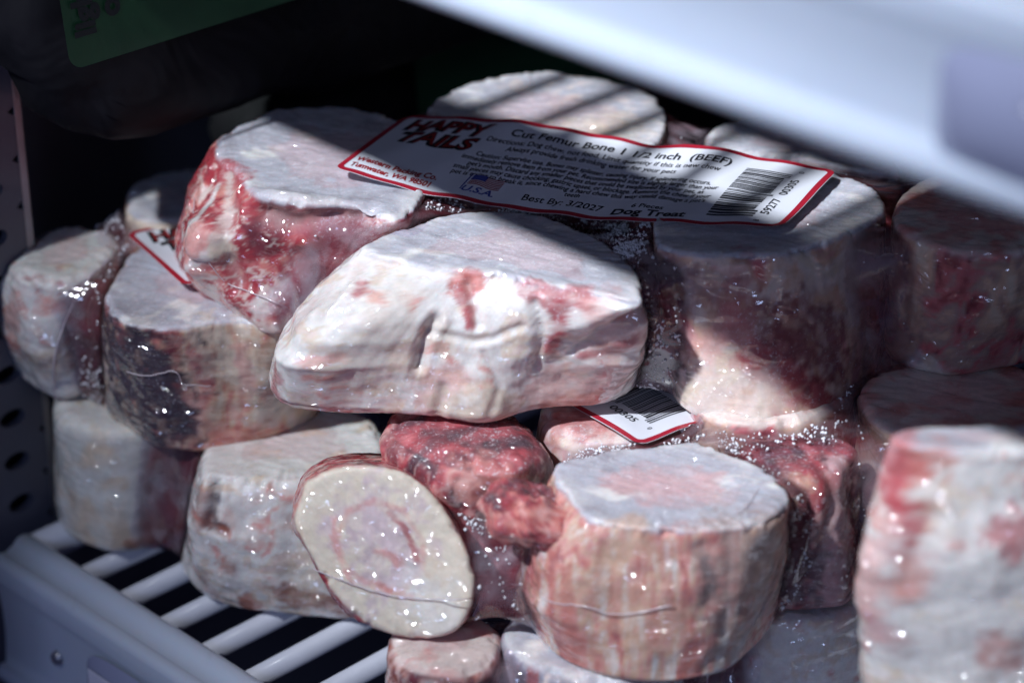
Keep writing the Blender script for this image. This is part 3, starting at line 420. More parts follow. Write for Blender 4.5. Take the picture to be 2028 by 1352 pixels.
def mat_film():
    t = NT('shrink_film'); co = t.coords()
    mpf = t.n('Mapping', {'Vector': co, 'Scale': (.5, 1, .35), 'Rotation': (.2, .35, .5)})
    w1 = t.noise(mpf, 170, 0., .4, .5); w2 = t.noise(co, 52, 1, .5, .5)
    bn = t.bump(t.math('ADD', t.math('MULTIPLY', w1, .55), w2), .0055, 1.)
    juice = t.n('MapRange', {'Value': t.noise(co, 75, 3, .55, .6), 'From Min': .42, 'From Max': .62}).outputs[0]
    fcol = t.mix(juice, (.34, .085, .11, 1), (.58, .47, .54, 1))
    tr = t.n('BsdfTransparent', {'Color': (.93, .91, .95, 1)})
    df = t.n('BsdfDiffuse', {'Color': fcol, 'Normal': bn})
    tl = t.n('BsdfTranslucent', {'Color': fcol, 'Normal': bn})
    milky = t.n('MixShader', {0: .5, 1: df.outputs[0], 2: tl.outputs[0]})
    fog = t.n('MapRange', {'Value': t.noise(co, 110, 4, .6), 'From Min': .35, 'From Max': .75, 'To Min': .34, 'To Max': .70}).outputs[0]
    gap = t.n('Attribute', attribute_name='gap').outputs['Fac']
    fog = t.math('MULTIPLY', fog, gap)
    body = t.n('MixShader', {0: fog, 1: tr.outputs[0], 2: milky.outputs[0]})
    gl = t.n('BsdfGlossy', {'Color': (1, 1, 1, 1), 'Roughness': .09, 'Normal': bn})
    fr = t.n('Fresnel', {'IOR': 1.65, 'Normal': bn})
    fac = t.math('MULTIPLY', t.math('MULTIPLY', fr.outputs[0], 1.3, clamp=True), gap)
    return t.surf(t.n('MixShader', {0: fac, 1: body.outputs[0], 2: gl.outputs[0]}))


def mat_plain(name, color, rough=.5, coat=0., bump=0., bscale=400, spec=.5, metal=0., var=.0, vscale=60):
    t = NT(name); co = t.coords()
    base = c4(color)
    if var:
        f = t.noise(co, vscale, 4, .6)
        base = t.mix(t.n('MapRange', {'Value': f, 'From Min': .3, 'From Max': .7}).outputs[0],
                     c4([c * (1 - var) for c in color]), c4([min(1, c * (1 + var * .5)) for c in color]))
    ins = {'Base Color': base, 'Roughness': rough, 'Coat Weight': coat, 'Coat Roughness': .1, 'Specular IOR Level': spec, 'Metallic': metal}
    if bump: ins['Normal'] = t.bump(t.noise(co, bscale, 3, .6), bump, .6)
    return t.surf(t.n('BsdfPrincipled', ins))


def mat_rail():
    """white, slightly waxy extruded plastic"""
    t = NT('white_rail_plastic'); co = t.coords()
    f = t.noise(co, 25, 4, .6)
    base = t.mix(f, (.43, .49, .60, 1), (.49, .55, .65, 1))
    sm = t.n('Mapping', {'Vector': co, 'Rotation': (0, 0, .785), 'Scale': (1, .12, 1)})
    scuff = t.n('MapRange', {'Value': t.noise(sm, 260, 5, .7), 'From Min': .60, 'From Max': .74, 'To Max': .35}).outputs[0]
    base = t.mix(scuff, base, (.30, .31, .33, 1))
    p = t.n('BsdfPrincipled', {'Base Color': base, 'Roughness': .38, 'Coat Weight': .2, 'Coat Roughness': .2,
                               'Subsurface Weight': .15, 'Subsurface Scale': .002, 'Normal': t.bump(t.noise(co, 90, 3), .0003, .4)})
    return t.surf(p)


def mat_darkbag(name, base, base2, scale=30):
    t = NT(name); co = t.coords()
    f = t.n('MapRange', {'Value': t.noise(co, scale, 5, .65, .6), 'From Min': .35, 'From Max': .65}).outputs[0]
    col = t.mix(f, c4(base), c4(base2))
    n = t.bump(t.noise(co, 28, 3, .5, .8), .006, .7)
    return t.surf(t.n('BsdfPrincipled', {'Base Color': col, 'Roughness': .7, 'Specular IOR Level': .2, 'Coat Weight': .04, 'Coat Roughness': .3, 'Coat Normal': n, 'Normal': n}))


M = dict(
    bone=mat_bone(), film=mat_film(), rail=mat_rail(),
    paper=mat_plain('label_paper', (.70, .72, .78), .38, .6, .00004, 300, var=.03),
    red=mat_plain('label_red_ink', (.36, .012, .03), .42, .35),
    brightred=mat_plain('label_logo_red', (.32, .010, .016), .42, .35),
    logored=mat_plain('label_logo_dark_red', (.28, .010, .014), .42, .35),
    black=mat_plain('label_black_ink', (.012, .012, .016), .5, .25),
    blue=mat_plain('label_blue_ink', (.06, .08, .34), .45, .3),
    wire=mat_plain('white_wire_coating', (.60, .62, .70), .58, .05, .0002, 200, var=.08),
    seam=mat_plain('film_seam', (.60, .52, .56), .2, .6),
    frost=mat_plain('frost_grain', (.78, .79, .84), .5, .2, .0003, 2500),
    steel=mat_plain('brushed_steel', (.30, .30, .34), .38, 0, .0002, 500, metal=.85, var=.2),
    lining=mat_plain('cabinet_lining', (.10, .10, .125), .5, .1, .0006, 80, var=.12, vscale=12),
    darkwall=mat_plain('cabinet_back', (.035, .036, .045), .6, 0, .001, 40, var=.2, vscale=8),  # cabinet inside coloured near black: its deep shade is put into the colour
    hole=mat_plain('slot_shadow_gap', (.006, .006, .008), .8),  # near-black sheet standing for the shade inside the slots
    tagpl=mat_plain('tag_holder_plastic', (.25, .27, .40), .25, .4, .0002, 60),
    card=mat_plain('price_card', (.62, .62, .74), .45, .3),
    green=mat_plain('green_label', (.014, .075, .03), .5, .3, .0002, 150, var=.15),
    greenink=mat_plain('green_label_ink', (.008, .012, .016), .6),
    bag=mat_darkbag('dark_vacuum_bag', (.0025, .0025, .005), (.006, .0055, .009)),
    bag2=mat_darkbag('dark_vacuum_bag_low', (.006, .008, .008), (.016, .016, .018)),
    carton=mat_plain('carton_board', (.32, .27, .22), .8, 0, .0005, 120, var=.2),
)

# tissue colours (linear)
PAL = dict(red=(.38, .035, .048), dred=(.17, .014, .026), dark=(.028, .007, .020), pink=(.66, .34, .31), salmon=(.58, .21, .17), pinkred=(.53, .13, .14),
           fat=(.74, .71, .685), pale=(.70, .58, .53), cream=(.67, .555, .435), peach=(.63, .405, .285), rust=(.30, .085, .05), brown=(.36, .25, .22),
           greyfat=(.50, .48, .45), marrow=(.58, .46, .475), marrowred=(.62, .38, .39), dullred=(.40, .13, .13), yellow=(.68, .60, .49),
           white=(.66, .65, .61), frostred=(.55, .33, .34), frost=(.45, .445, .50), grey=(.33, .31, .355))
# side styles: list of (position in the noise, colour), noise scale mm (xy, z), amount of frost
STYLE = dict(
    meat=([(0, 'dred'), (.26, 'red'), (.5, 'red'), (.62, 'pinkred'), (.74, 'salmon'), (.86, 'pink'), (1, 'pale')], 7, 7, .1),
    dredmeat=([(0, 'dark'), (.4, 'dred'), (.62, 'red'), (.8, 'pinkred'), (1, 'pink')], 7, 14, .25),
    rustmeat=([(0, 'dred'), (.35, 'rust'), (.6, 'pink'), (1, 'pale')], 4, 4, .2),
    fat=([(0, 'pink'), (.10, 'pale'), (.26, 'fat'), (.74, 'fat'), (.9, 'cream'), (1, 'pale')], 9, 7, .06),
    white=([(0, 'cream'), (.35, 'white'), (.7, 'white'), (1, 'cream')], 14, 14, .0),
    cream=([(0, 'pink'), (.2, 'peach'), (.45, 'cream'), (.75, 'cream'), (1, 'fat')], 9, 14, .04),
    creamred=([(0, 'dullred'), (.2, 'salmon'), (.42, 'peach'), (.7, 'cream'), (1, 'pale')], 9, 16, .06),
    peachpink=([(0, 'pinkred'), (.18, 'pink'), (.45, 'peach'), (.75, 'pale'), (1, 'cream')], 11, 14, .2),
    tan=([(0, 'dred'), (.22, 'pinkred'), (.42, 'brown'), (.65, 'peach'), (1, 'cream')], 9, 14, .12),  # cream browned for the bones in shade; the shade is put into the colour
    creampink=([(0, 'red'), (.2, 'pinkred'), (.38, 'pink'), (.55, 'pale'), (.75, 'cream'), (1, 'fat')], 9, 12, .3),
    pinkbone=([(0, 'dullred'), (.25, 'salmon'), (.45, 'pink'), (.62, 'peach'), (.8, 'pale'), (1, 'fat')], 3.2, 22, .1),
    greypink=([(0, 'dullred'), (.35, 'grey'), (.7, 'grey'), (1, 'pale')], 4, 14, .3),
)
CAPS = dict(
    frost=([(0, 'grey'), (.3, 'frost'), (.75, 'frost'), (1, 'fat')], 10, .55),
    pinkfrost=([(0, 'pale'), (.3, 'frost'), (.7, 'frost'), (1, 'fat')], 8, .5),
    fatcap=([(0, 'pale'), (.3, 'fat'), (.8, 'white'), (1, 'cream')], 8, .2),
    pinkcap=([(0, 'salmon'), (.3, 'pink'), (.6, 'pale'), (1, 'pale')], 8, .25),
    redmix=([(0, 'dred'), (.3, 'red'), (.5, 'pinkred'), (.72, 'salmon'), (1, 'peach')], 6, .25),
    meatcap=([(0, 'dred'), (.35, 'red'), (.6, 'pinkred'), (.8, 'salmon'), (1, 'peach')], 7, .3),
    redcap=([(0, 'dark'), (.4, 'dred'), (.75, 'red'), (1, 'pinkred')], 6, .5),
    yellow=([(0, 'cream'), (.3, 'yellow'), (.8, 'yellow'), (1, 'cream')], 9, .12),
)


def ramp(stops, x):
    xs = [s[0] for s in stops]; cs = np.array([PAL[s[1]] for s in stops])
    return np.stack([np.interp(x, xs, cs[:, k]) for k in range(3)], 1)


# ================================================================ bones
def make_bone(key, parent, origin, name='femur_bone'):
    B = DATA['bones'][key]; sd = B['seed'] * 7.31
    G, zone, rho, dep, th, h = bone_grid(B, B['step'])
    nv, nu, _ = G.shape
    N = grid_normals(G)
    P = G.reshape(-1, 3); Nf = N.reshape(-1, 3)
    Z = np.repeat(zone, nu); RH = np.repeat(rho, nu); DP = np.repeat(dep, nu); TH = np.tile(th, nv)
    e1, e2, ax = [np.array(v) for v in B['basis']]
    c0 = np.array(B['rings'][0][1]) / 10.
    rm = np.mean(B['rings'][0][2]) / 10.
    u = (P - c0) @ e1; v = (P - c0) @ e2; w = (P - c0) @ ax
    L = np.stack([u, v, w], 1) + sd
    side = (Z == 1).astype(float); cap = (Z == 0).astype(float)
    # soft blend between cap and side
    capw = np.where(Z == 0, 1., np.where(Z == 1, 1 - sstep(.3, 1.5, DP + 1.6 * (fbm(L / 2.5, 2) - .5)), 0))
    rgh = B.get('rough', 1.)
    # --- displacement
    d_side = rgh * ((fbm(L / 14, 3) - .5) * 2.8 * B.get('lf', 1) + (fbm(L / 5, 2) - .5) * B.get('mf', .8) + (fbm(L / 1.6, 2) - .5) * .16)
    rc = np.clip(RH, 0.02, 1)
    str_dir = np.stack([(u * .5 + v * .87) / 1.5, (v * .5 - u * .87) / 14, np.full_like(u, sd)], 1)
    d_cap = (fbm(L / 9, 2) - .5) * .5 + (fbm(str_dir, 2) - .5) * .34 + (fbm(L / 1.8, 2) - .5) * .22
    # taut film folds running over the rim, broken up round the edge
    fold = np.stack([np.cos(TH) * rm / 1.05 + sd, np.sin(TH) * rm / 1.05 + .2 * w, RH * rm / 16. + DP / 20], 1)
    rimw = sstep(.55, .97, rc) * (1 - sstep(0., 5., DP)) * sstep(.42, .62, fbm(np.stack([np.cos(TH) * 2.2, np.sin(TH) * 2.2, TH * 0 + sd], 1), 2))
    d_fold = (fbm(fold, 2) - .5) * 1.0 * rimw * B.get('fold', .8)
    D = d_cap * capw + d_side * (1 - capw) * sstep(.2, 4, DP) + d_fold
    # film stretched into horizontal creases low on the side
    crease = np.stack([TH * rm / 9, DP / .9 + .3 * fbm(L / 6, 2), TH * 0 + sd], 1)
    cw = side * sstep(.5, .66, fbm(L / 17 + 31, 2))
    D = D + (fbm(crease, 2) - .5) * .14 * cw
    chip = sstep(.54, .78, fbm(np.stack([TH * rm / 5, TH * 0 + sd, TH * 0], 1), 3)) * np.exp(-(DP / 1.6) ** 2) * sstep(.93, 1., rc)
    D = D - chip * 2.4 * fbm(L / 1.5, 2)
    D[Z == 2] *= .4
    # --- colours
    st = STYLE[B['side']]; cp = CAPS[B['cap']]
    Ls = np.stack([u / st[1], v / st[1], w / st[2]], 1) + sd
    warp = np.stack([fbm(Ls * .9 + 5, 2), fbm(Ls * .9 + 9, 2), fbm(Ls * .9 + 13, 2)], 1) - .5
    x = fbm(Ls + warp * 2.4, 4, .55)
    x = np.clip((x - .5) * 2.1 + .5, 0, 1)
    cs = ramp(st[0], x)
    if B['side'] in ('meat', 'dredmeat', 'fat', 'rustmeat'):     # pale connective strands
        rid = 1 - np.abs(fbm(Ls * 1.25 + warp * 3 + 3, 3) - .5) * 2
        k = sstep(.90, .975, rid) * {'meat': .75, 'fat': .15}.get(B['side'], .35)
        tgt = np.array(PAL['pale'] if B['side'] != 'fat' else PAL['pink'])
        cs = cs * (1 - k[:, None]) + tgt * k[:, None]
    Lc = np.stack([u / cp[1], v / cp[1], w / cp[1]], 1) + sd
    y = fbm(Lc + 1.5 * fbm(Lc * .7 + 4, 2)[:, None], 4, .55)
    y = np.clip((y - .5) * 2 + .5, 0, 1)
    cc = ramp(cp[0], y)
    saw = (fbm(str_dir, 2) - .5)
    cc = cc * (1 + .22 * saw[:, None])
    if B['cap'] in ('frost', 'pinkfrost', 'fatcap'):             # paler compact bone near the rim
        k = (sstep(.74, .96, rc) * .5 * sstep(.35, .6, fbm(L / 8 + 77, 2)) * cap)[:, None]
        cc = cc * (1 - k) + np.array(PAL['fat']) * k
    if B['cap'] in ('frost', 'pinkfrost', 'pinkcap', 'fatcap'):   # marrow core inside the bone wall
        kk = rc + .45 * (fbm(L / 6 + 21, 3) - .5)
        k = ((1 - sstep(.40, .56, kk)) * cap * .38)[:, None]
        cc = cc * (1 - k) + np.array(PAL['marrowred']) * k
        k = (np.exp(-((kk - .5) / .035) ** 2) * cap * .22)[:, None]
        cc = cc * (1 - k) + np.array(PAL['dullred']) * k
    c = cs * (1 - capw[:, None]) + cc * capw[:, None]
    fr = st[3] * (1 - capw) + cp[2] * capw
    wet = np.where(Z == 0, .55, 1.)
    wet = 1 - capw * (.45 if B['cap'] != 'yellow' else .1)
    # --- placed marks
    n1 = fbm(L / 5.5 + 3, 3) - .5; n2 = fbm(L / 1.7 + 8, 2) - .5
    for kind, pts, wd, cn, amt in B['marks']:
        pts = np.array(pts) / 10.
        dist = poly_dist(P, pts)
        if kind == 'c':
            q = dist / wd + n1 * (1.7 if wd > 2.5 else 1.1) + n2 * .9
            k = (1 - sstep(.55, 1.25, q)) * amt * (dist < wd * 3)
            # strands of the tissue survive inside a blot
            k = k * (1 - .45 * sstep(.55, .75, fbm(L / 2.6 + 40, 2)))
            if cn in ('dark', 'dred'): k = k * (1 - .85 * capw)
            tgt = np.array(PAL[cn])
            c = c * (1 - k[:, None]) + tgt * (k * 1)[:, None] * (1 + .35 * n2[:, None])
            if cn in ('dark', 'dred'): fr = fr * (1 - .5 * k) + .2 * k
        elif kind == 'f':
            k = np.exp(-(dist / wd) ** 2)
            fr = np.maximum(fr, amt * k)
        elif kind == 'b':
            D = D + amt * np.exp(-(dist / wd) ** 2)
        elif kind == 'g':
            q = dist / wd
            D = D - amt * np.exp(-q ** 2) + .12 * amt * np.exp(-(q - 1.7) ** 2 * 2)
            k = .35 * np.exp(-(q / .8) ** 2)
            c = c * (1 - k[:, None]) + np.array(PAL['pale']) * .7 * k[:, None]
    c = np.clip(c, .004, .9)
    V = P + Nf * D[:, None]
    # close the pole rows
    V = V.reshape(nv, nu, 3); V[0] = V[0].mean(0); V[-1] = V[-1].mean(0)
    # faces
    i = np.arange(nv - 1)[:, None] * nu; j = np.arange(nu)[None]
    jn = (j + 1) % nu
    F = np.stack([i + j, i + jn, i + nu + jn, i + nu + j], -1).reshape(-1, 4)
    # orientation outward
    a = V.reshape(-1, 3)
    mid = len(F) // 2
    fn = np.cross(a[F[mid, 1]] - a[F[mid, 0]], a[F[mid, 3]] - a[F[mid, 0]])
    if fn @ Nf[F[mid, 0]] < 0: F = F[:, ::-1]
    col4 = np.concatenate([c, np.ones((len(c), 1))], 1)
    o = mesh_np(name, a / 1000. - np.array(origin), F, M['bone'], parent,
                attrs={'Col': ('FLOAT_COLOR', col4), 'frost': ('FLOAT', fr), 'wet': ('FLOAT', wet)})
    return o


def bone_sdf(B, Q):
    e1, e2, ax = [np.array(v) for v in B['basis']]
    c0 = np.array(B['rings'][0][1]) / 10.; c1 = np.array(B['rings'][-1][1]) / 10.
    hh = (c1 - c0) @ ax
    s = np.clip(((Q - c0) @ ax) / hh, 0, 1)
    r, c = bone_rad(B, np.zeros(len(Q)), s)
    u = (Q - c) @ e1; v = (Q - c) @ e2
    r, _ = bone_rad(B, np.arctan2(v, u), s)
    ds = np.hypot(u, v) - r
    t = ((Q - c0) @ ax) / hh
    dc = np.maximum(-t, t - 1) * abs(hh)
    a = np.maximum(ds + 2, 0); b = np.maximum(dc + 2, 0)
    return np.minimum(np.maximum(ds, dc), 0) + np.where((ds > -2) & (dc > -2), np.hypot(a, b) - 2 - np.minimum(np.maximum(ds, dc), 0), np.where(np.maximum(ds, dc) > 0, np.maximum(ds, dc), 0))


def surface_nets(f, lo, step):
    """f (nx,ny,nz) scalar field, surface f = 0 -> vertices, quads"""
    nx, ny, nz = f.shape
    ins = f < 0
    cell = np.zeros((nx - 1, ny - 1, nz - 1), int); acc = np.zeros((nx - 1, ny - 1, nz - 1, 3)); cnt = np.zeros((nx - 1, ny - 1, nz - 1))
    idx = np.stack(np.meshgrid(np.arange(nx - 1), np.arange(ny - 1), np.arange(nz - 1), indexing='ij'), -1)
    corners = [(a, b, c) for a in (0, 1) for b in (0, 1) for c in (0, 1)]

    def sl(a, b, c): return (slice(a, nx - 1 + a), slice(b, ny - 1 + b), slice(c, nz - 1 + c))
    for p in corners:
        for k in range(3):
            if p[k] == 0:
                q = list(p); q[k] = 1
                fa = f[sl(*p)]; fb = f[sl(*q)]
                m = (fa < 0) != (fb < 0)
                t = np.where(m, fa / np.where(m, fa - fb, 1), 0)
                pos = np.stack([np.full(t.shape, float(p[i])) for i in range(3)], -1); pos[..., k] += t
                acc += pos * m[..., None]; cnt += m
    has = cnt > 0
    vid = np.full(has.shape, -1); vid[has] = np.arange(has.sum())
    V = (idx[has] + acc[has] / cnt[has][:, None]) * step + lo
    Fs = []
    for k in range(3):
        o = [i for i in range(3) if i != k]
        a = [slice(1, -1)] * 3; a[k] = slice(0, -1)
        b = [slice(1, -1)] * 3; b[k] = slice(1, None)
        m = ins[tuple(a)] != ins[tuple(b)]
        pos = np.argwhere(m)
        off = np.array([1 if i != k else 0 for i in range(3)])
        pos = pos + off
        if not len(pos): continue
        q = []
        for da, db in ((0, 0), (1, 0), (1, 1), (0, 1)):
            pp = pos.copy(); pp[:, o[0]] -= da; pp[:, o[1]] -= db
            q.append(vid[pp[:, 0], pp[:, 1], pp[:, 2]])
        q = np.stack(q, 1)
        flip = ins[tuple(a)][m] != (k != 1)
        q[flip] = q[flip][:, ::-1]
        Fs.append(q)
    F = np.concatenate(Fs)
    F = F[(F >= 0).all(1)]
    return V, F


def make_web(keys, parent, origin, R=16., step=2., name='shrink_film', sheet=None):
    """film stretched over the gaps between neighbouring bones: what a ball of radius R rolling over the pack touches"""
    Bs = [DATA['bones'][q] for q in keys]
    pts = []
    for B in Bs:
        for t, c, r in B['rings']:
            c = np.array(c) / 10.; m = max(r) / 10.
            e1, e2, ax = [np.array(v) for v in B['basis']]
            ext = m * (np.abs(e1) + np.abs(e2))
            pts += [c - ext, c + ext]
    pts = np.array(pts); lo = pts.min(0) - R - 3; hi = pts.max(0) + R + 3
    n = np.ceil((hi - lo) / step).astype(int) + 1
    g = np.stack(np.meshgrid(*[lo[i] + step * np.arange(n[i]) for i in range(3)], indexing='ij'), -1).reshape(-1, 3)
    f = np.min([bone_sdf(B, g) for B in Bs], 0).reshape(n).astype(np.float32)
    q = int(math.ceil(R / step)); rg = np.arange(-q, q + 1)
    off = np.stack(np.meshgrid(rg, rg, rg, indexing='ij'), -1).reshape(-1, 3)
    d = np.linalg.norm(off, axis=1) * step
    off = off[(d <= R + .1) & (d > R - step * 1.05)]
    pad = np.pad(f, q, constant_values=60.)
    m = np.full(f.shape, -1e3, np.float32)
    for o in off:
        np.maximum(m, pad[q + o[0]:q + o[0] + n[0], q + o[1]:q + o[1] + n[1], q + o[2]:q + o[2] + n[2]], out=m)
    clo = np.minimum(m - R, f) + .55
    clo = clo + ((fbm(g / 9. + 3, 2) - .5) * 1.1).reshape(n)
    V, F = surface_nets(clo, lo, step)
    for _ in range(4):                            # relax: taut film
        acc = np.zeros_like(V); cnt = np.zeros(len(V))
        for a in range(4):
            c2 = (a + 1) % 4
            np.add.at(acc, F[:, a], V[F[:, c2]]); np.add.at(cnt, F[:, a], 1)
            np.add.at(acc, F[:, c2], V[F[:, a]]); np.add.at(cnt, F[:, c2], 1)
        V = .45 * V + .55 * acc / np.maximum(cnt, 1)[:, None]
    if sheet is not None:                         # the label lies on the film
        M2 = np.stack([sheet.BR - sheet.BL, sheet.TL - sheet.BL], 1)[:2]
        ab = np.linalg.solve(M2, (V - sheet.BL)[:, :2].T).T
        ins = (ab > -.03).all(1) & (ab < 1.03).all(1)
        zl = sheet(np.clip(ab[:, 0], 0, 1) * LW, np.clip(ab[:, 1], 0, 1) * LH)[:, 2]
        near = ins & (V[:, 2] > zl - 1.3) & (V[:, 2] < zl + 9)
        V[near, 2] = zl[near] - 1.3
    dv = np.min([bone_sdf(B, V) for B in Bs], 0)
    F = F[(dv[F] > .1).any(1)]
    used = np.unique(F); mp = np.full(len(V), -1); mp[used] = np.arange(len(used))
    V = V[used]; F = mp[F]; dv = dv[used]
    lab = np.arange(len(V))                       # every separate span of film is a part of its own
    while True:
        mnl = lab[F].min(1); new = lab.copy()
        for a in range(4): np.minimum.at(new, F[:, a], mnl)
        new = new[new]
        if (new == lab).all(): break
        lab = new
    for cidx in np.unique(lab[F[:, 0]]):
        Fc = F[lab[F[:, 0]] == cidx]
        if len(Fc) < 40: continue
        us = np.unique(Fc); m2 = np.full(len(V), -1); m2[us] = np.arange(len(us))
        mesh_np(name, V[us] / 1000. - np.array(origin), m2[Fc], M['film'], parent, attrs={'gap': ('FLOAT', sstep(.2, 2.4, dv[us]))})
    return None, V, F, dv


def make_grains(V, F, w, count, parent, origin, seed, size=(.16, .42), name='frost_grains'):
    """loose ice grains caught on the film; too many to count, one part"""
    rs = np.random.RandomState(seed)
    A = V[F]; ce = A.mean(1)
    nr = np.cross(A[:, 1] - A[:, 0], A[:, 3] - A[:, 0]); ar = np.linalg.norm(nr, axis=1)
    pw = ar * w; pw = pw / pw.sum()
    f = rs.choice(len(F), count, p=pw)
    a, b = rs.rand(count, 1), rs.rand(count, 1)
    p = A[f, 0] * (1 - a) * (1 - b) + A[f, 1] * a * (1 - b) + A[f, 2] * a * b + A[f, 3] * (1 - a) * b
    nn = nr[f] / (ar[f][:, None] + 1e-9)
    nn *= np.sign(nn[:, 2:3] + .4 * -nn[:, 1:2] + 1e-6)
    base = np.array([(1, 0, 0), (-1, 0, 0), (0, 1, 0), (0, -1, 0), (0, 0, 1), (0, 0, -1)], float)
    tri = np.array([(0, 2, 4), (2, 1, 4), (1, 3, 4), (3, 0, 4), (2, 0, 5), (1, 2, 5), (3, 1, 5), (0, 3, 5)])
    sz = size[0] + (size[1] - size[0]) * rs.rand(count) ** 2
    jit = base[None] * (1 + .5 * (rs.rand(count, 6, 1) - .5)) * sz[:, None, None] * (1 + .8 * (rs.rand(count, 1, 3) - .5))
    ang = rs.rand(count) * 6.28
    R = np.zeros((count, 3, 3)); R[:, 0, 0] = np.cos(ang); R[:, 0, 1] = -np.sin(ang); R[:, 1, 0] = np.sin(ang); R[:, 1, 1] = np.cos(ang); R[:, 2, 2] = 1
    ax2 = rs.rand(count) * 3
    R2 = np.zeros((count, 3, 3)); R2[:, 0, 0] = 1; R2[:, 1, 1] = np.cos(ax2); R2[:, 1, 2] = -np.sin(ax2); R2[:, 2, 1] = np.sin(ax2); R2[:, 2, 2] = np.cos(ax2)
    X = np.einsum('nij,njk,nlk->nli', R, R2, jit)
    X = X + (p + nn * .12)[:, None]
    T = tri[None] + np.arange(count)[:, None, None] * 6
    o = mesh_np(name, X.reshape(-1, 3) / 1000. - np.array(origin), T.reshape(-1, 3), M['frost'], parent, smooth=False)
    tag(o, kind='stuff')
    return o


# ================================================================ printed labels
LW, LH = 117.5, 38.6


class Sheet:
    """label sheet: (x right, y up in mm, from the lower left corner) -> world mm"""
    def __init__(s, d):
        s.TL, s.TR, s.BL, s.BR = [np.array(c, float) for c in d['c']]
        s.top = np.array(d.get('top', [[0, 0], [1, 0]])); s.bot = np.array(d.get('bot', [[0, 0], [1, 0]]))

        def sm(a):                                # smooth curve through the samples
            xs = np.linspace(0, 1, 120); z = np.interp(xs, np.concatenate([[0], a[:, 0], [1]]), np.concatenate([[0], a[:, 1], [0]]))
            for _ in range(12): z[1:-1] = (z[:-2] + 2 * z[1:-1] + z[2:]) / 4
            return xs, z
        s.tc = sm(s.top); s.bc = sm(s.bot)

    def __call__(s, x, y, off=0.):
        a = np.asarray(x) / LW; b = np.asarray(y) / LH
        p = (s.BL[None] * ((1 - a) * (1 - b))[:, None] + s.BR[None] * (a * (1 - b))[:, None]
             + s.TL[None] * ((1 - a) * b)[:, None] + s.TR[None] * (a * b)[:, None])
        z = np.interp(a, *s.bc) * (1 - b) + np.interp(a, *s.tc) * b
        z = z + .30 * (np.sin(a * 23 + 2 * b) * np.sin(b * 5 + a * 7)) + .18 * np.sin(a * 51 - b * 6)
        p[:, 2] += z + off
        return p


def rr_outline(x0, y0, x1, y1, r, n=8):
    out = []
    for cx, cy, a0 in ((x1 - r, y1 - r, 0), (x0 + r, y1 - r, 90), (x0 + r, y0 + r, 180), (x1 - r, y0 + r, 270)):
        for k in range(n + 1):
            a = math.radians(a0 + 90 * k / n); out.append((cx + r * math.cos(a), cy + r * math.sin(a)))
    return out


def sheet_obj(name, sheet, pts2, faces, off, mat, parent, origin):
    p = sheet(np.array([q[0] for q in pts2]), np.array([q[1] for q in pts2]), off)
    me = bpy.data.meshes.new(name)
    me.from_pydata([tuple(q) for q in (p / 1000. - np.array(origin))], [], faces)
    me.materials.append(mat)
    for f in me.polygons: f.use_smooth = True
    o = bpy.data.objects.new(name, me); COL.objects.link(o); o.parent = parent
    return o


def sheet_plate(name, sheet, x0, y0, x1, y1, r, off, mat, parent, origin, nx=60, ny=20):
    """rounded rectangle cut from a fine grid so that it bends with the sheet; two-sided thickness .12 mm"""
    P = []; F = []
    xs = np.linspace(x0, x1, nx + 1)
    for i, x in enumerate(xs):
        dx = min(x - x0, x1 - x)
        ins = 0 if dx >= r else r - math.sqrt(max(0, r * r - (r - dx) ** 2))
        for j in range(ny + 1):
            P.append((x, y0 + ins + (y1 - y0 - 2 * ins) * j / ny))
    # denser columns at the rounded ends
    for i in range(nx):
        for j in range(ny):
            a = i * (ny + 1) + j
            F.append((a, a + ny + 1, a + ny + 2, a + 1))
    return sheet_obj(name, sheet, P, F, off, mat, parent, origin)


def sheet_frame(name, sheet, x0, y0, x1, y1, r, wd, off, mat, parent, origin):
    def dense(o):
        out = []
        for a, b in zip(o, o[1:] + o[:1]):
            n = max(1, int(math.hypot(b[0] - a[0], b[1] - a[1]) / 1.5))
            out += [(a[0] + (b[0] - a[0]) * k / n, a[1] + (b[1] - a[1]) * k / n) for k in range(n)]
        return out
    A = rr_outline(x0, y0, x1, y1, r)
    Bq = rr_outline(x0 + wd, y0 + wd, x1 - wd, y1 - wd, max(.3, r - wd))
    outA = []; outB = []
    m = len(A)
    for k in range(m):
        a, b = A[k], A[(k + 1) % m]; c, d = Bq[k], Bq[(k + 1) % m]
        n = max(1, int(math.hypot(b[0] - a[0], b[1] - a[1]) / 1.5))
        for q in range(n):
            t = q / n
            outA.append((a[0] + (b[0] - a[0]) * t, a[1] + (b[1] - a[1]) * t)); outB.append((c[0] + (d[0] - c[0]) * t, c[1] + (d[1] - c[1]) * t))
    n = len(outA)
    F = [(k, (k + 1) % n, n + (k + 1) % n, n + k) for k in range(n)]
    return sheet_obj(name, sheet, outA + outB, F, off, mat, parent, origin)


_dg = None


def text_mesh(body, size, bold=0., shear=0., spacing=1., align='LEFT'):
    cu = bpy.data.curves.new('txt', 'FONT'); cu.body = body; cu.size = size; cu.offset = bold; cu.shear = shear
    cu.space_character = spacing; cu.align_x = align; cu.resolution_u = 3; cu.fill_mode = 'FRONT'
    o = bpy.data.objects.new('txt', cu); COL.objects.link(o)
    dg = bpy.context.evaluated_depsgraph_get(); dg.update()
    me = o.evaluated_get(dg).to_mesh()
    V = [tuple(v.co) for v in me.vertices]; F = [tuple(p.vertices) for p in me.polygons]
    o.evaluated_get(dg).to_mesh_clear()
    bpy.data.objects.remove(o); bpy.data.curves.remove(cu)
    return V, F


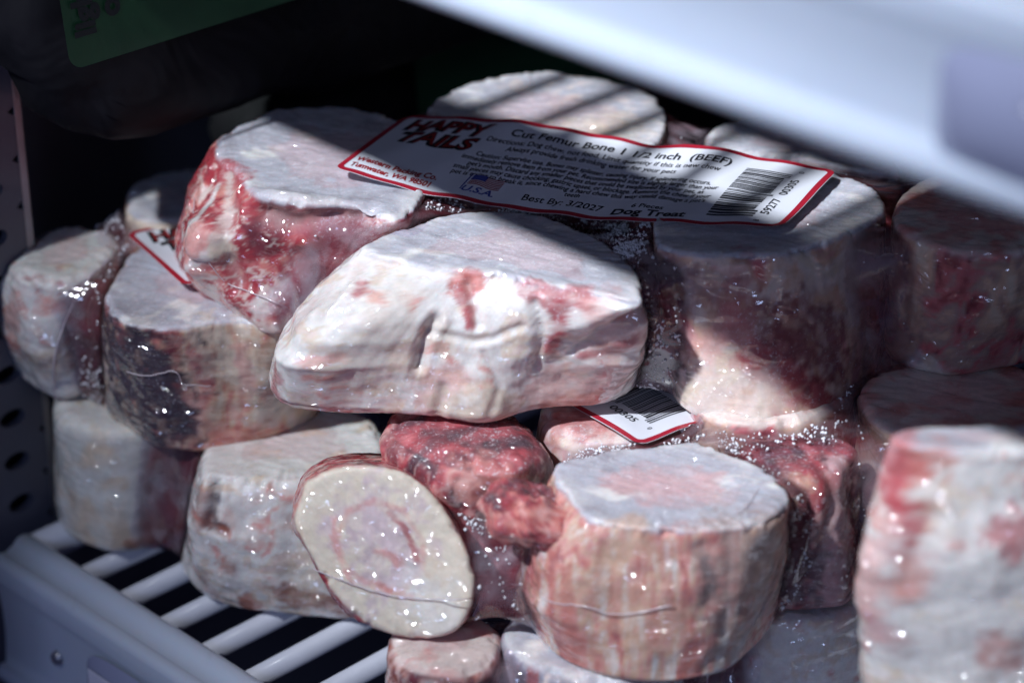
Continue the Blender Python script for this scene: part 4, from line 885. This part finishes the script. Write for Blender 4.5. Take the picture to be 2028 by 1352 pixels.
def sheet_text(name, sheet, body, x, y, size, off, mat, parent, origin, width=None, bold=0., shear=0., align='LEFT', rot=0., wob=None, spacing=1.):
    V, F = text_mesh(body, size, bold, shear, spacing, align)
    if not V: return None
    V = np.array(V)[:, :2]
    if width:
        w = V[:, 0].max() - V[:, 0].min(); s = width / w
        V[:, 0] *= s
    if wob is not None: V[:, 1] += wob(V[:, 0])
    if rot:
        a = math.radians(rot); V = np.stack([V[:, 0] * math.cos(a) - V[:, 1] * math.sin(a), V[:, 0] * math.sin(a) + V[:, 1] * math.cos(a)], 1)
    V = V + (x, y)
    return sheet_obj(name, sheet, [tuple(v) for v in V], F, off, mat, parent, origin)


def make_label(pack, origin, d, what='all', nm='product_label'):
    S = Sheet(d)
    lab = sheet_plate(nm, S, 0, 0, LW, LH, 3.2, 0, M['paper'], pack, origin, 90, 24)
    # paper thickness: a second sheet just below
    o1, o2, o3 = .10, .16, .22
    sheet_frame('border', S, .15, .15, LW - .15, LH - .15, 3.1, 1.55, o1, M['red'], lab, origin)
    tx = lambda body, x, y, sz, mat='black', **k: sheet_text('text_line', S, body, x, y, sz, k.pop('off', o1), M[mat], lab, origin, **k)
    # brand words
    if what in ('all', 'left'):
        wob = lambda x: .35 * np.sin(x * .9)
        for body, x, y, wd in (('HAPPY', 4.2, 29.4, 23.5), ('TAILS', 5.0, 21.8, 21.5)):
            tx(body, x, y, 8.6, 'black', width=wd, bold=.52, shear=.18, off=o1, wob=wob)
            tx(body, x + .6, y + .15, 8.1, 'logored', width=wd - 1.5, bold=.0, shear=.18, off=o2, wob=wob)
    if what == 'all':
        tx('Western Packing Co.', 2.9, 6.6, 3.2, 'brightred', width=22, bold=.10)
        tx('Tumwater, WA 98501', 2.9, 3.2, 3.2, 'brightred', width=21.5, bold=.10)
        tx('Cut Femur Bone 1 1/2 inch  (BEEF)', 33.0, 31.2, 4.3, width=59, bold=.09)
        tx('Directions: Dog chew, not food. Limit quantity if this is new chew', 28.2, 27.5, 3.0, width=62.5, bold=.03)
        tx('Always provide fresh drinking water for your pets', 35.0, 24.4, 3.0, width=45.5, bold=.03)
        body = ['Caution: Supervise use. Bones may splinter, causing injury. If splintering occurs,',
                'immediately remove item from your pet. Recommended size is slightly larger than your',
                "pet's mouth. Discard any smaller pieces that could be swallowed by your pet, as",
                'small pieces may cause chocking, gastric upset, or blockage. Remove the chew if your',
                "pet is trying to break it, since chewing a hard chew this way could damage a pet's", 'teeth']
        ws = [62.5, 68, 62.5, 68, 67, 4]
        for k, (b, w) in enumerate(zip(body, ws)):
            tx(b, 60 - w / 2, 20.4 - 2.35 * k, 2.7, width=w, bold=.035)
        tx('Best By: 3/2027', 48.5, 4.2, 3.6, width=21, bold=.05)
        tx('6 Pieces', 76.5, 6.3, 2.5, width=8.2, bold=.04)
        tx('Dog Treat', 72.5, 2.9, 3.9, width=19, bold=.13)
        # flag
        x0, y0, w, h = 33.0, 7.0, 8.4, 4.4
        wave = lambda q: .35 * math.sin((q - x0) * .75)
        for k in range(7):
            P = []; F = []
            for i in range(9):
                xx = x0 + w * i / 8
                for yy in (y0 + h * (2 * k) / 13, y0 + h * (2 * k + 1) / 13): P.append((xx, yy + wave(xx)))
            F = [(2 * i, 2 * i + 2, 2 * i + 3, 2 * i + 1) for i in range(8)]
            sheet_obj('flag_stripe', S, P, F, o1, M['brightred'], lab, origin)
        P = []
        for i in range(7):
            xx = x0 + w * .46 * i / 6
            for yy in (y0 + h * 6 / 13, y0 + h): P.append((xx, yy + wave(xx)))
        sheet_obj('flag_canton', S, P, [(2 * i, 2 * i + 2, 2 * i + 3, 2 * i + 1) for i in range(6)], o2, M['blue'], lab, origin)
        sheet_obj('flag_pole', S, [(x0 - .9, y0 - 2.6), (x0 - .5, y0 - 2.6), (x0 - .5, y0 + h + .7), (x0 - .9, y0 + h + .7)], [(0, 1, 2, 3)], o1, M['blue'], lab, origin)
        tx('U.S.A.', x0 - .6, 3.9, 3.4, 'blue', width=8.6, bold=.10, shear=.15)
    if what in ('all', 'right'):
        # barcode: bars lie across, stacked up the right end
        rs = random.Random(5)
        y = 5.0; P = []; F = []
        bx0, bx1 = 96.5, 107.2
        k = 0
        while y < 31.5:
            wd = rs.choice((.28, .28, .5, .5, .75, .95)); gap = rs.choice((.26, .26, .45, .7))
            guard = (k < 3) or y > 29.3 or abs(y - 18.2) < 1.1
            n = len(P); q1 = bx1 + (1.1 if guard else 0)
            for i in range(5):
                xx = bx0 + (q1 - bx0) * i / 4; P += [(xx, y), (xx, min(y + wd, 31.6))]
            F += [(n + 2 * i, n + 2 * i + 2, n + 2 * i + 3, n + 2 * i + 1) for i in range(4)]
            y += wd + gap; k += 1
        sheet_obj('barcode', S, P, F, o1, M['black'], lab, origin)
        tx('59277', 111.3, 7.0, 3.1, width=9.4, rot=90, bold=.04)
        tx('00305', 111.3, 19.2, 3.1, width=9.4, rot=90, bold=.04)
        tx('0', 110.6, 33.0, 2.0, rot=90); tx('8', 110.6, 2.6, 2.0, rot=90)
    return lab


# ================================================================ cabinet and shelves
AL = Vector((-.70711, .70711, 0))       # along the shelf front, to the left
IN = Vector((.70711, .70711, 0))        # into the cabinet
FRONT = Vector((.2335, .2335, 0))       # a point of the shelf front line


def rp(a, i, z): return FRONT + AL * a + IN * i + Vector((0, 0, z))


def box_pts(bm, a0, a1, i0, i1, z0, z1, bev=0.):
    vs = [bm.verts.new(rp(a, i, z)) for a in (a0, a1) for i in (i0, i1) for z in (z0, z1)]
    for f in ((0, 1, 3, 2), (4, 6, 7, 5), (0, 4, 5, 1), (2, 3, 7, 6), (0, 2, 6, 4), (1, 5, 7, 3)): bm.faces.new([vs[k] for k in f])
    if bev: bmesh.ops.bevel(bm, geom=bm.edges[:], offset=bev, segments=3, affect='EDGES', profile=.6)


def slab(name, a0, a1, i0, i1, z0, z1, mat, parent=None, bev=.002):
    bm = bmesh.new(); box_pts(bm, a0, a1, i0, i1, z0, z1, bev)
    return bm_obj(name, bm, mat, parent, smooth=False)


def extrude_profile(name, prof, a0, a1, mat, parent, n=24):
    """closed profile of (i, z) swept along the shelf front"""
    V = []; F = []; m = len(prof)
    for k in range(n + 1):
        a = a0 + (a1 - a0) * k / n
        for i, z in prof: V.append(tuple(rp(a, i, z)))
    for k in range(n):
        for q in range(m):
            F.append((k * m + q, k * m + (q + 1) % m, (k + 1) * m + (q + 1) % m, (k + 1) * m + q))
    F.append(tuple(range(m))); F.append(tuple(reversed(range(n * m, n * m + m))))
    me = bpy.data.meshes.new(name); me.from_pydata(V, [], F)
    bm = bmesh.new(); bm.from_mesh(me); bmesh.ops.recalc_face_normals(bm, faces=bm.faces[:]); bm.to_mesh(me); bm.free()
    for p in me.polygons: p.use_smooth = len(p.vertices) == 4
    me.materials.append(mat)
    o = bpy.data.objects.new(name, me); COL.objects.link(o); o.parent = parent
    return o


def rail_profile(z, hgt):
    """front rail: two rounded ridges with a groove, then a price channel face with a rounded lip"""
    P = []

    def arc(ci, cz, r, a0, a1, n=10):
        for k in range(n + 1):
            a = math.radians(a0 + (a1 - a0) * k / n); P.append((ci + r * math.cos(a), cz + r * math.sin(a)))
    arc(.0010, z + .0015, .0036, -60, 150, 14)          # inner ridge
    arc(-.0066, z - .0002, .0027, 55, 190, 10)          # outer ridge
    P.append((-.0098, z - .0036)); P.append((-.0088, z - .0060))
    for k in range(7): P.append((-.0085 + .0009 * math.sin(k / 6 * math.pi), z - .008 - (hgt - .0137) * k / 6))
    arc(-.0085, z - hgt + .0032, .0032, 120, 330, 14)         # lower lip
    P.append((-.0045, z - hgt + .0067)); P.append((-.0045, z - .006)); P.append((.0005, z - .0042))
    return P


def make_shelf(label, z, a0, a1, first, count, spacing, depth, hgt):
    sh = empty('wire_shelf', rp((a0 + a1) / 2, 0, z), label, 'shelf')
    inv = Matrix.Translation(-sh.location)

    def loc(o): o.matrix_local = Matrix.Translation(-sh.location); return o
    r = extrude_profile('front_rail', rail_profile(z, hgt), a0, a1, M['rail'], sh); loc(r)
    for k in range(count):
        a = first + k * spacing
        pts = [rp(a, .0035, z - .0005), rp(a, depth * .33, z - .0008), rp(a, depth * .66, z - .0012), rp(a, depth, z - .0006)]
        loc(tube_obj('wire', pts, .00285, M['wire'], sh, 12))
    for i in (depth * .3, depth * .62, depth * .985):
        loc(tube_obj('cross_wire', [rp(a0 + .004, i, z - .0062), rp(a1 - .004, i, z - .0062)], .0032, M['wire'], sh, 10))
    loc(tube_obj('side_wire', [rp(a1 - .001, .003, z - .0008), rp(a1 - .001, depth, z - .0008)], .0046, M['wire'], sh, 12))
    loc(tube_obj('side_wire', [rp(a0 + .001, .003, z - .0008), rp(a0 + .001, depth, z - .0008)], .0046, M['wire'], sh, 12))
    return sh, loc


# wires of the lower shelf start at a = .5017, .4839, .4674 ... measured along the front
A_LEFT = .530
lower, lloc = make_shelf('white wire shelf carrying the piles of bone packs', 0.0, -.05, .524, .5017 - .0176 * 31, 32, .0176, .42, .0385)
upper, uloc = make_shelf('white wire shelf with a broad price rail above the bone packs', .2405, -.05, .524, .5017 - .0176 * 31, 32, .0176, .42, .0316)


def price_tag(shelf, loc, a0, a1, z0, z1, i, card=True):
    """clip-on tag pocket with bulging face"""
    V = []; F = []; nx, ny = 16, 10
    am, hw = (a0 + a1) / 2, (a1 - a0) / 2; zm, hz = (z0 + z1) / 2, (z1 - z0) / 2
    for p in range(nx + 1):
        for q in range(ny + 1):
            s = p / nx * 2 - 1; t = q / ny * 2 - 1
            # squircle corners
            k = max(0, (abs(s) ** 6 + abs(t) ** 6) ** (1 / 6) or 1)
            m = max(abs(s), abs(t)); f = m / k if k > 0 else 1
            f = f if m > 0 else 1
            bul = .0045 * max(0, 1 - t * t) ** .8 * (1 - s ** 10)
            V.append(tuple(rp(am + hw * s * f, i - .0006 - bul, zm + hz * t * f)))
    for p in range(nx):
        for q in range(ny):
            a = p * (ny + 1) + q; F.append((a, a + 1, a + ny + 2, a + ny + 1))
    me = bpy.data.meshes.new('price_tag_pocket'); me.from_pydata(V, [], F); me.materials.append(M['tagpl'])
    for f in me.polygons: f.use_smooth = True
    o = bpy.data.objects.new('price_tag_pocket', me); COL.objects.link(o); o.parent = shelf; loc(o)
    return o
# ---------------------------------------------------------------- the cabinet
st = lambda o: tag(o, kind='structure')
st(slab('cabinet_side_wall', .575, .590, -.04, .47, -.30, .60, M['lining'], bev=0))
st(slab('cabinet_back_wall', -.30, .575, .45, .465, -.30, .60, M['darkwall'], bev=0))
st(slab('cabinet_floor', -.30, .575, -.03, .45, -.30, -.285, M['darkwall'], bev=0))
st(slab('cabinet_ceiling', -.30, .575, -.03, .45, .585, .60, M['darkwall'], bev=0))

# slotted upright that carries the shelves
up = empty('slotted_upright', rp(.540, .008, -.2), 'steel shelf upright with a column of oval slots at the cabinet side', 'upright')


def slotted_plate():
    bm = bmesh.new(); i0, i1 = -.010, .0185; af = .5345; zs = -.2; cell = .01365; ic = .0085
    for k in range(42):
        zc = .0350 - .01365 * 17 + k * cell
        n = 28; R = []; O = []; Bk = []
        for q in range(n):
            t = 2 * math.pi * q / n; ca, sa = math.cos(t), math.sin(t)
            R.append(bm.verts.new(rp(af, ic + .0042 * ca, zc + .0026 * sa)))
            Bk.append(bm.verts.new(rp(af + .0025, ic + .0042 * ca, zc + .0026 * sa)))
            m = max(abs(ca), abs(sa)); hx = (i1 - ic) if ca > 0 else (ic - i0)
            O.append(bm.verts.new(rp(af, ic + hx * ca / m, zc + cell / 2 * sa / m)))
        for q in range(n):
            w = (q + 1) % n
            bm.faces.new((R[q], R[w], O[w], O[q])); bm.faces.new((R[q], Bk[q], Bk[w], R[w]))
    return bm_obj('slotted_plate', bm, M['steel2'], up)


M['steel2'] = mat_plain('grey_upright_paint', (.085, .09, .125), .42, .2, .0003, 150, var=.1)
o = slotted_plate(); o.matrix_local = Matrix.Translation(-up.location)
for nm, a0, a1, i0, i1, mt in (('front_flange', .5346, .5455, -.0125, -.0101, 'steel2'), ('rear_flange', .5346, .5455, .0186, .0212, 'steel'),
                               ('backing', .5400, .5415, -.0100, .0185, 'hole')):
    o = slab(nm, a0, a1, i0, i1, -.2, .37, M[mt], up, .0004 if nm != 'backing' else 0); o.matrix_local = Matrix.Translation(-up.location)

# price tags
price_tag(upper, uloc, .150, .2235, .2125, .2350, -.0088)
t = price_tag(lower, lloc, .415, .4825, -.034, -.007, -.0088)
for (shelf, loc, a0, a1, z0, z1, i) in ((lower, lloc, .418, .4775, -.031, -.0105, -.0122),):
    o = slab('price_card', a0, a1, i - .0004, i, z0, z1, M['card'], shelf, .00015); loc(o)
# rivets in the price channels
for shelf, loc, a, z in ((lower, lloc, .4985, -.0195), (upper, uloc, .2035, .2275)):
    bm = bmesh.new()
    n = 16; ring0 = []; ring1 = []
    for q in range(n):
        t = 2 * math.pi * q / n
        ring0.append(bm.verts.new(rp(a + .0022 * math.cos(t), -.0075, z + .0022 * math.sin(t))))
        ring1.append(bm.verts.new(rp(a + .0017 * math.cos(t), -.0132 if shelf is upper else -.0090, z + .0017 * math.sin(t))))
    for q in range(n): bm.faces.new((ring0[q], ring0[(q + 1) % n], ring1[(q + 1) % n], ring1[q]))
    bm.faces.new(ring1)
    o = bm_obj('rivet', bm, M['steel'], shelf, True); loc(o)

# ---------------------------------------------------------------- packs of bones
PACKS = dict(
    A=(['A1', 'A2', 'A3', 'A4', 'A5', 'A6'], 'topmost pack of six cut bones with its whole label showing', 18., 5500),
    B=(['B1', 'B2', 'B3'], 'wrapped bone pack with purple dark blood stain beside the slotted upright, under the top pack', 20., 500),
    C=(['C1', 'C2'], 'lowest bone pack of smooth cream bones lying on the wires near the rail end', 16., 0),
    D=(['D1', 'D2', 'D4', 'D5', 'D6', 'D7', 'D8'], 'wrapped bone pack with a yellow ringed cut face and barcode corner under the top pack', 18., 1900),
    E=(['E1', 'E2', 'E3'], 'bottom bone pack resting on the wires under the yellow ringed bone', 14., 0),
    F=(['F1'], 'single tall fatty white bone pack with red patches standing in front', 0, 0),
)
for key, (bones, lab, k, ng) in PACKS.items():
    cs = np.mean([np.array(DATA['bones'][b]['rings'][-1][1]) / 10000. for b in bones], 0)
    org = np.array([cs[0], cs[1], min(DATA['bones'][b]['rings'][-1][1][2] for b in bones) / 10000.])
    root = empty('bone_pack', tuple(org), lab, 'bone pack', 'shrink wrapped packs of cut bones')
    for b in bones: make_bone(b, root, org)
    if k:
        o, V, F, dv = make_web([b for b in bones if b != 'D7'], root, org, k, sheet=Sheet(DATA['labels'][key]) if key in DATA['labels'] else None)
        if ng:
            ce = V[F].mean(1)
            nr = np.cross(V[F][:, 1] - V[F][:, 0], V[F][:, 3] - V[F][:, 0]); nr /= np.linalg.norm(nr, axis=1)[:, None] + 1e-9
            w = sstep(.42, .62, fbm(ce / 9. + 2, 2)) + .08
            if key == 'A': w = w * np.exp(-((ce[:, 0] - 25) / 28) ** 2 - ((ce[:, 1] - 560) / 26) ** 2)
            w = w * (np.abs(nr[:, 2]) + .35)
            make_grains(V, F, w * sstep(.2, 1.5, dv[F].min(1)), ng, root, org, 3 + len(key), size=(.2, .55))
    for q, line in enumerate(DATA['seams'].get(key, [])):
        pts = smooth_line([(np.array(p) / 10000. - org) for p in line], 5)
        rs = random.Random(q)
        pts = [p + Vector((rs.uniform(-1, 1), rs.uniform(-1, 1), rs.uniform(-1, 1))) * .00012 for p in pts]
        tube_obj('film_seam', pts, .00013 if not (key == 'B' and q == 1) else .0003, M['seam'], root, 6)
    if key in DATA['labels']:
        make_label(root, org, DATA['labels'][key], {'A': 'all', 'B': 'left', 'D': 'right'}[key])


# scrap of red meat on the round bone of the middle pack: sits against it under the same film
def meat_scrap(parent, org):
    n, m = 60, 36; V = []
    c = np.array([5.6, 504.5, 72.5]); R = np.array([12.5, 9.5, 7.0])
    th = np.linspace(0, 2 * np.pi, n, endpoint=False); ph = np.linspace(0, np.pi, m)
    T, Pq = np.meshgrid(th, ph)
    d = np.stack([np.sin(Pq) * np.cos(T), np.sin(Pq) * np.sin(T), np.cos(Pq)], -1).reshape(-1, 3)
    a = math.radians(-20); rot = np.array([[math.cos(a), 0, -math.sin(a)], [0, 1, 0], [math.sin(a), 0, math.cos(a)]])
    P = (d * R) @ rot.T
    disp = (fbm(P / 7 + 71, 3) - .5) * 8 + (fbm(P / 2 + 9, 3) - .5) * 2.2
    lay = np.sin(P[:, 2] * 2.2 + 3 * fbm(P / 6, 2)) * .35 * (P[:, 2] < 0)
    P = P + d * (disp + lay)[:, None] + c
    x = np.clip((fbm(P / np.array([4, 4, 1.6]) + 24, 4) - .5) * 1.8 + .6, 0, 1)
    col = ramp([(0, 'dark'), (.3, 'dred'), (.6, 'red'), (.8, 'salmon'), (1, 'pink')], x)
    i = np.arange(m - 1)[:, None] * n; j = np.arange(n)[None]; jn = (j + 1) % n
    F = np.stack([i + j, i + n + j, i + n + jn, i + jn], -1).reshape(-1, 4)
    return mesh_np('meat_scrap', P / 1000. - org, F, M['bone'], parent,
                   attrs={'Col': ('FLOAT_COLOR', np.concatenate([col, np.ones((len(P), 1))], 1)), 'frost': ('FLOAT', np.full(len(P), .3)), 'wet': ('FLOAT', np.ones(len(P)))})


dpack = [o for o in COL.objects if o.name == 'bone_pack.003'][0]
meat_scrap(dpack, np.array(dpack.location))


# ---------------------------------------------------------------- dark bags behind
def pillow(name, a0, a1, i0, i1, z0, z1, mat, parent, sd, lean=0.):
    nx, ny = 44, 30; V = []
    am, ha, im, hi, zm, hz = (a0 + a1) / 2, (a1 - a0) / 2, (i0 + i1) / 2, (i1 - i0) / 2, (z0 + z1) / 2, (z1 - z0) / 2
    th = np.linspace(0, 2 * np.pi, nx, endpoint=False); ph = np.linspace(-np.pi / 2, np.pi / 2, ny)
    T, Pq = np.meshgrid(th, ph)

    def sp(x, e): return np.sign(x) * np.abs(x) ** e
    A = sp(np.cos(Pq), .35) * sp(np.cos(T), .35); I = sp(np.cos(Pq), .35) * sp(np.sin(T), .35); Zq = sp(np.sin(Pq), .45)
    P = np.stack([A * ha, I * hi, Zq * hz], -1).reshape(-1, 3)
    nz = (fbm(P * 28 + sd, 3) - .5)
    P = P * (1 + .22 * nz[:, None])
    W = [tuple(rp(am + p[0] + lean * p[2], im + p[1], zm + p[2])) for p in P]
    i = np.arange(ny - 1)[:, None] * nx; j = np.arange(nx)[None]; jn = (j + 1) % nx
    F = np.stack([i + j, i + jn, i + nx + jn, i + nx + j], -1).reshape(-1, 4)
    o = mesh_np(name, np.array(W) - np.array(parent.location), F, mat, parent)
    return o


def wall_sheet(name, a, lean, zc, pts, mat, parent):
    """flat sheet on the face that looks away from the cabinet side; pts (i, z)"""
    me = bpy.data.meshes.new(name)
    V = [tuple(rp(a + lean * (z - zc), i, z) - parent.location) for i, z in pts]
    me.from_pydata(V, [], [tuple(range(len(V)))]); me.materials.append(mat)
    o = bpy.data.objects.new(name, me); COL.objects.link(o); o.parent = parent
    return o


g1 = empty('meat_bag', rp(.51, .2, .10), 'dark vacuum bag with a green label leaning on the cabinet side', 'bag')
pillow('bag_body', .500, .548, .01, .36, .116, .235, M['bag'], g1, 3, .12)
g2 = empty('meat_bag', rp(.50, .2, .0), 'dark stacked bag with a green label under the leaning bag', 'bag')
pillow('bag_body', .520, .568, .105, .40, .004, .118, M['bag2'], g2, 8, .1)
lb = wall_sheet('green_label', .4965, .12, .1775, rr_outline(.009, .149, .092, .212, .004), M['green'], g1)
LEAN = .12


def wall_text(body, i, z, size, rot, parent):
    V, F = text_mesh(body, size, .0004)
    a = math.radians(rot)
    me = bpy.data.meshes.new('text_line')
    P = []
    for x, y, _ in V:
        X, Y = x * math.cos(a) - y * math.sin(a), x * math.sin(a) + y * math.cos(a)
        P.append(tuple(rp(.4958 + LEAN * (z + Y - .1775), i + X, z + Y) - g1.location))
    me.from_pydata(P, [], F); me.materials.append(M['greenink'])
    o = bpy.data.objects.new('text_line', me); COL.objects.link(o); o.parent = parent
    return o


wall_text('light', .0175, .1565, .0085, 90, lb)
wall_text('ot', .0255, .1595, .0085, 90, lb)
wall_text('ht', .045, .169, .007, 90, lb)
wall_sheet('green_label', .5170, .1, .061, rr_outline(.15, .06, .24, .108, .004), M['green'], g2)

# unseen boxes added on the upper shelf; they block light to darken the depth
for q, (a0, a1, i0, i1, lab) in enumerate(((.485, .520, .020, .30, 'brown carton on the upper shelf against the cabinet side'),
                                          (.362, .483, .036, .30, 'wide brown carton on the upper shelf next to the narrow one'),
                                          (.262, .358, -.018, .26, 'brown carton overhanging the front of the upper shelf'),
                                          (-.03, .258, .03, .30, 'brown carton at the open end of the upper shelf'))):
    e = empty('carton', rp((a0 + a1) / 2, (i0 + i1) / 2, (.2445)), lab, 'carton')
    o = slab('carton_body', a0, a1, i0, i1, (.2462), .36, M['carton'], e, .001); o.matrix_local = Matrix.Translation(-e.location)
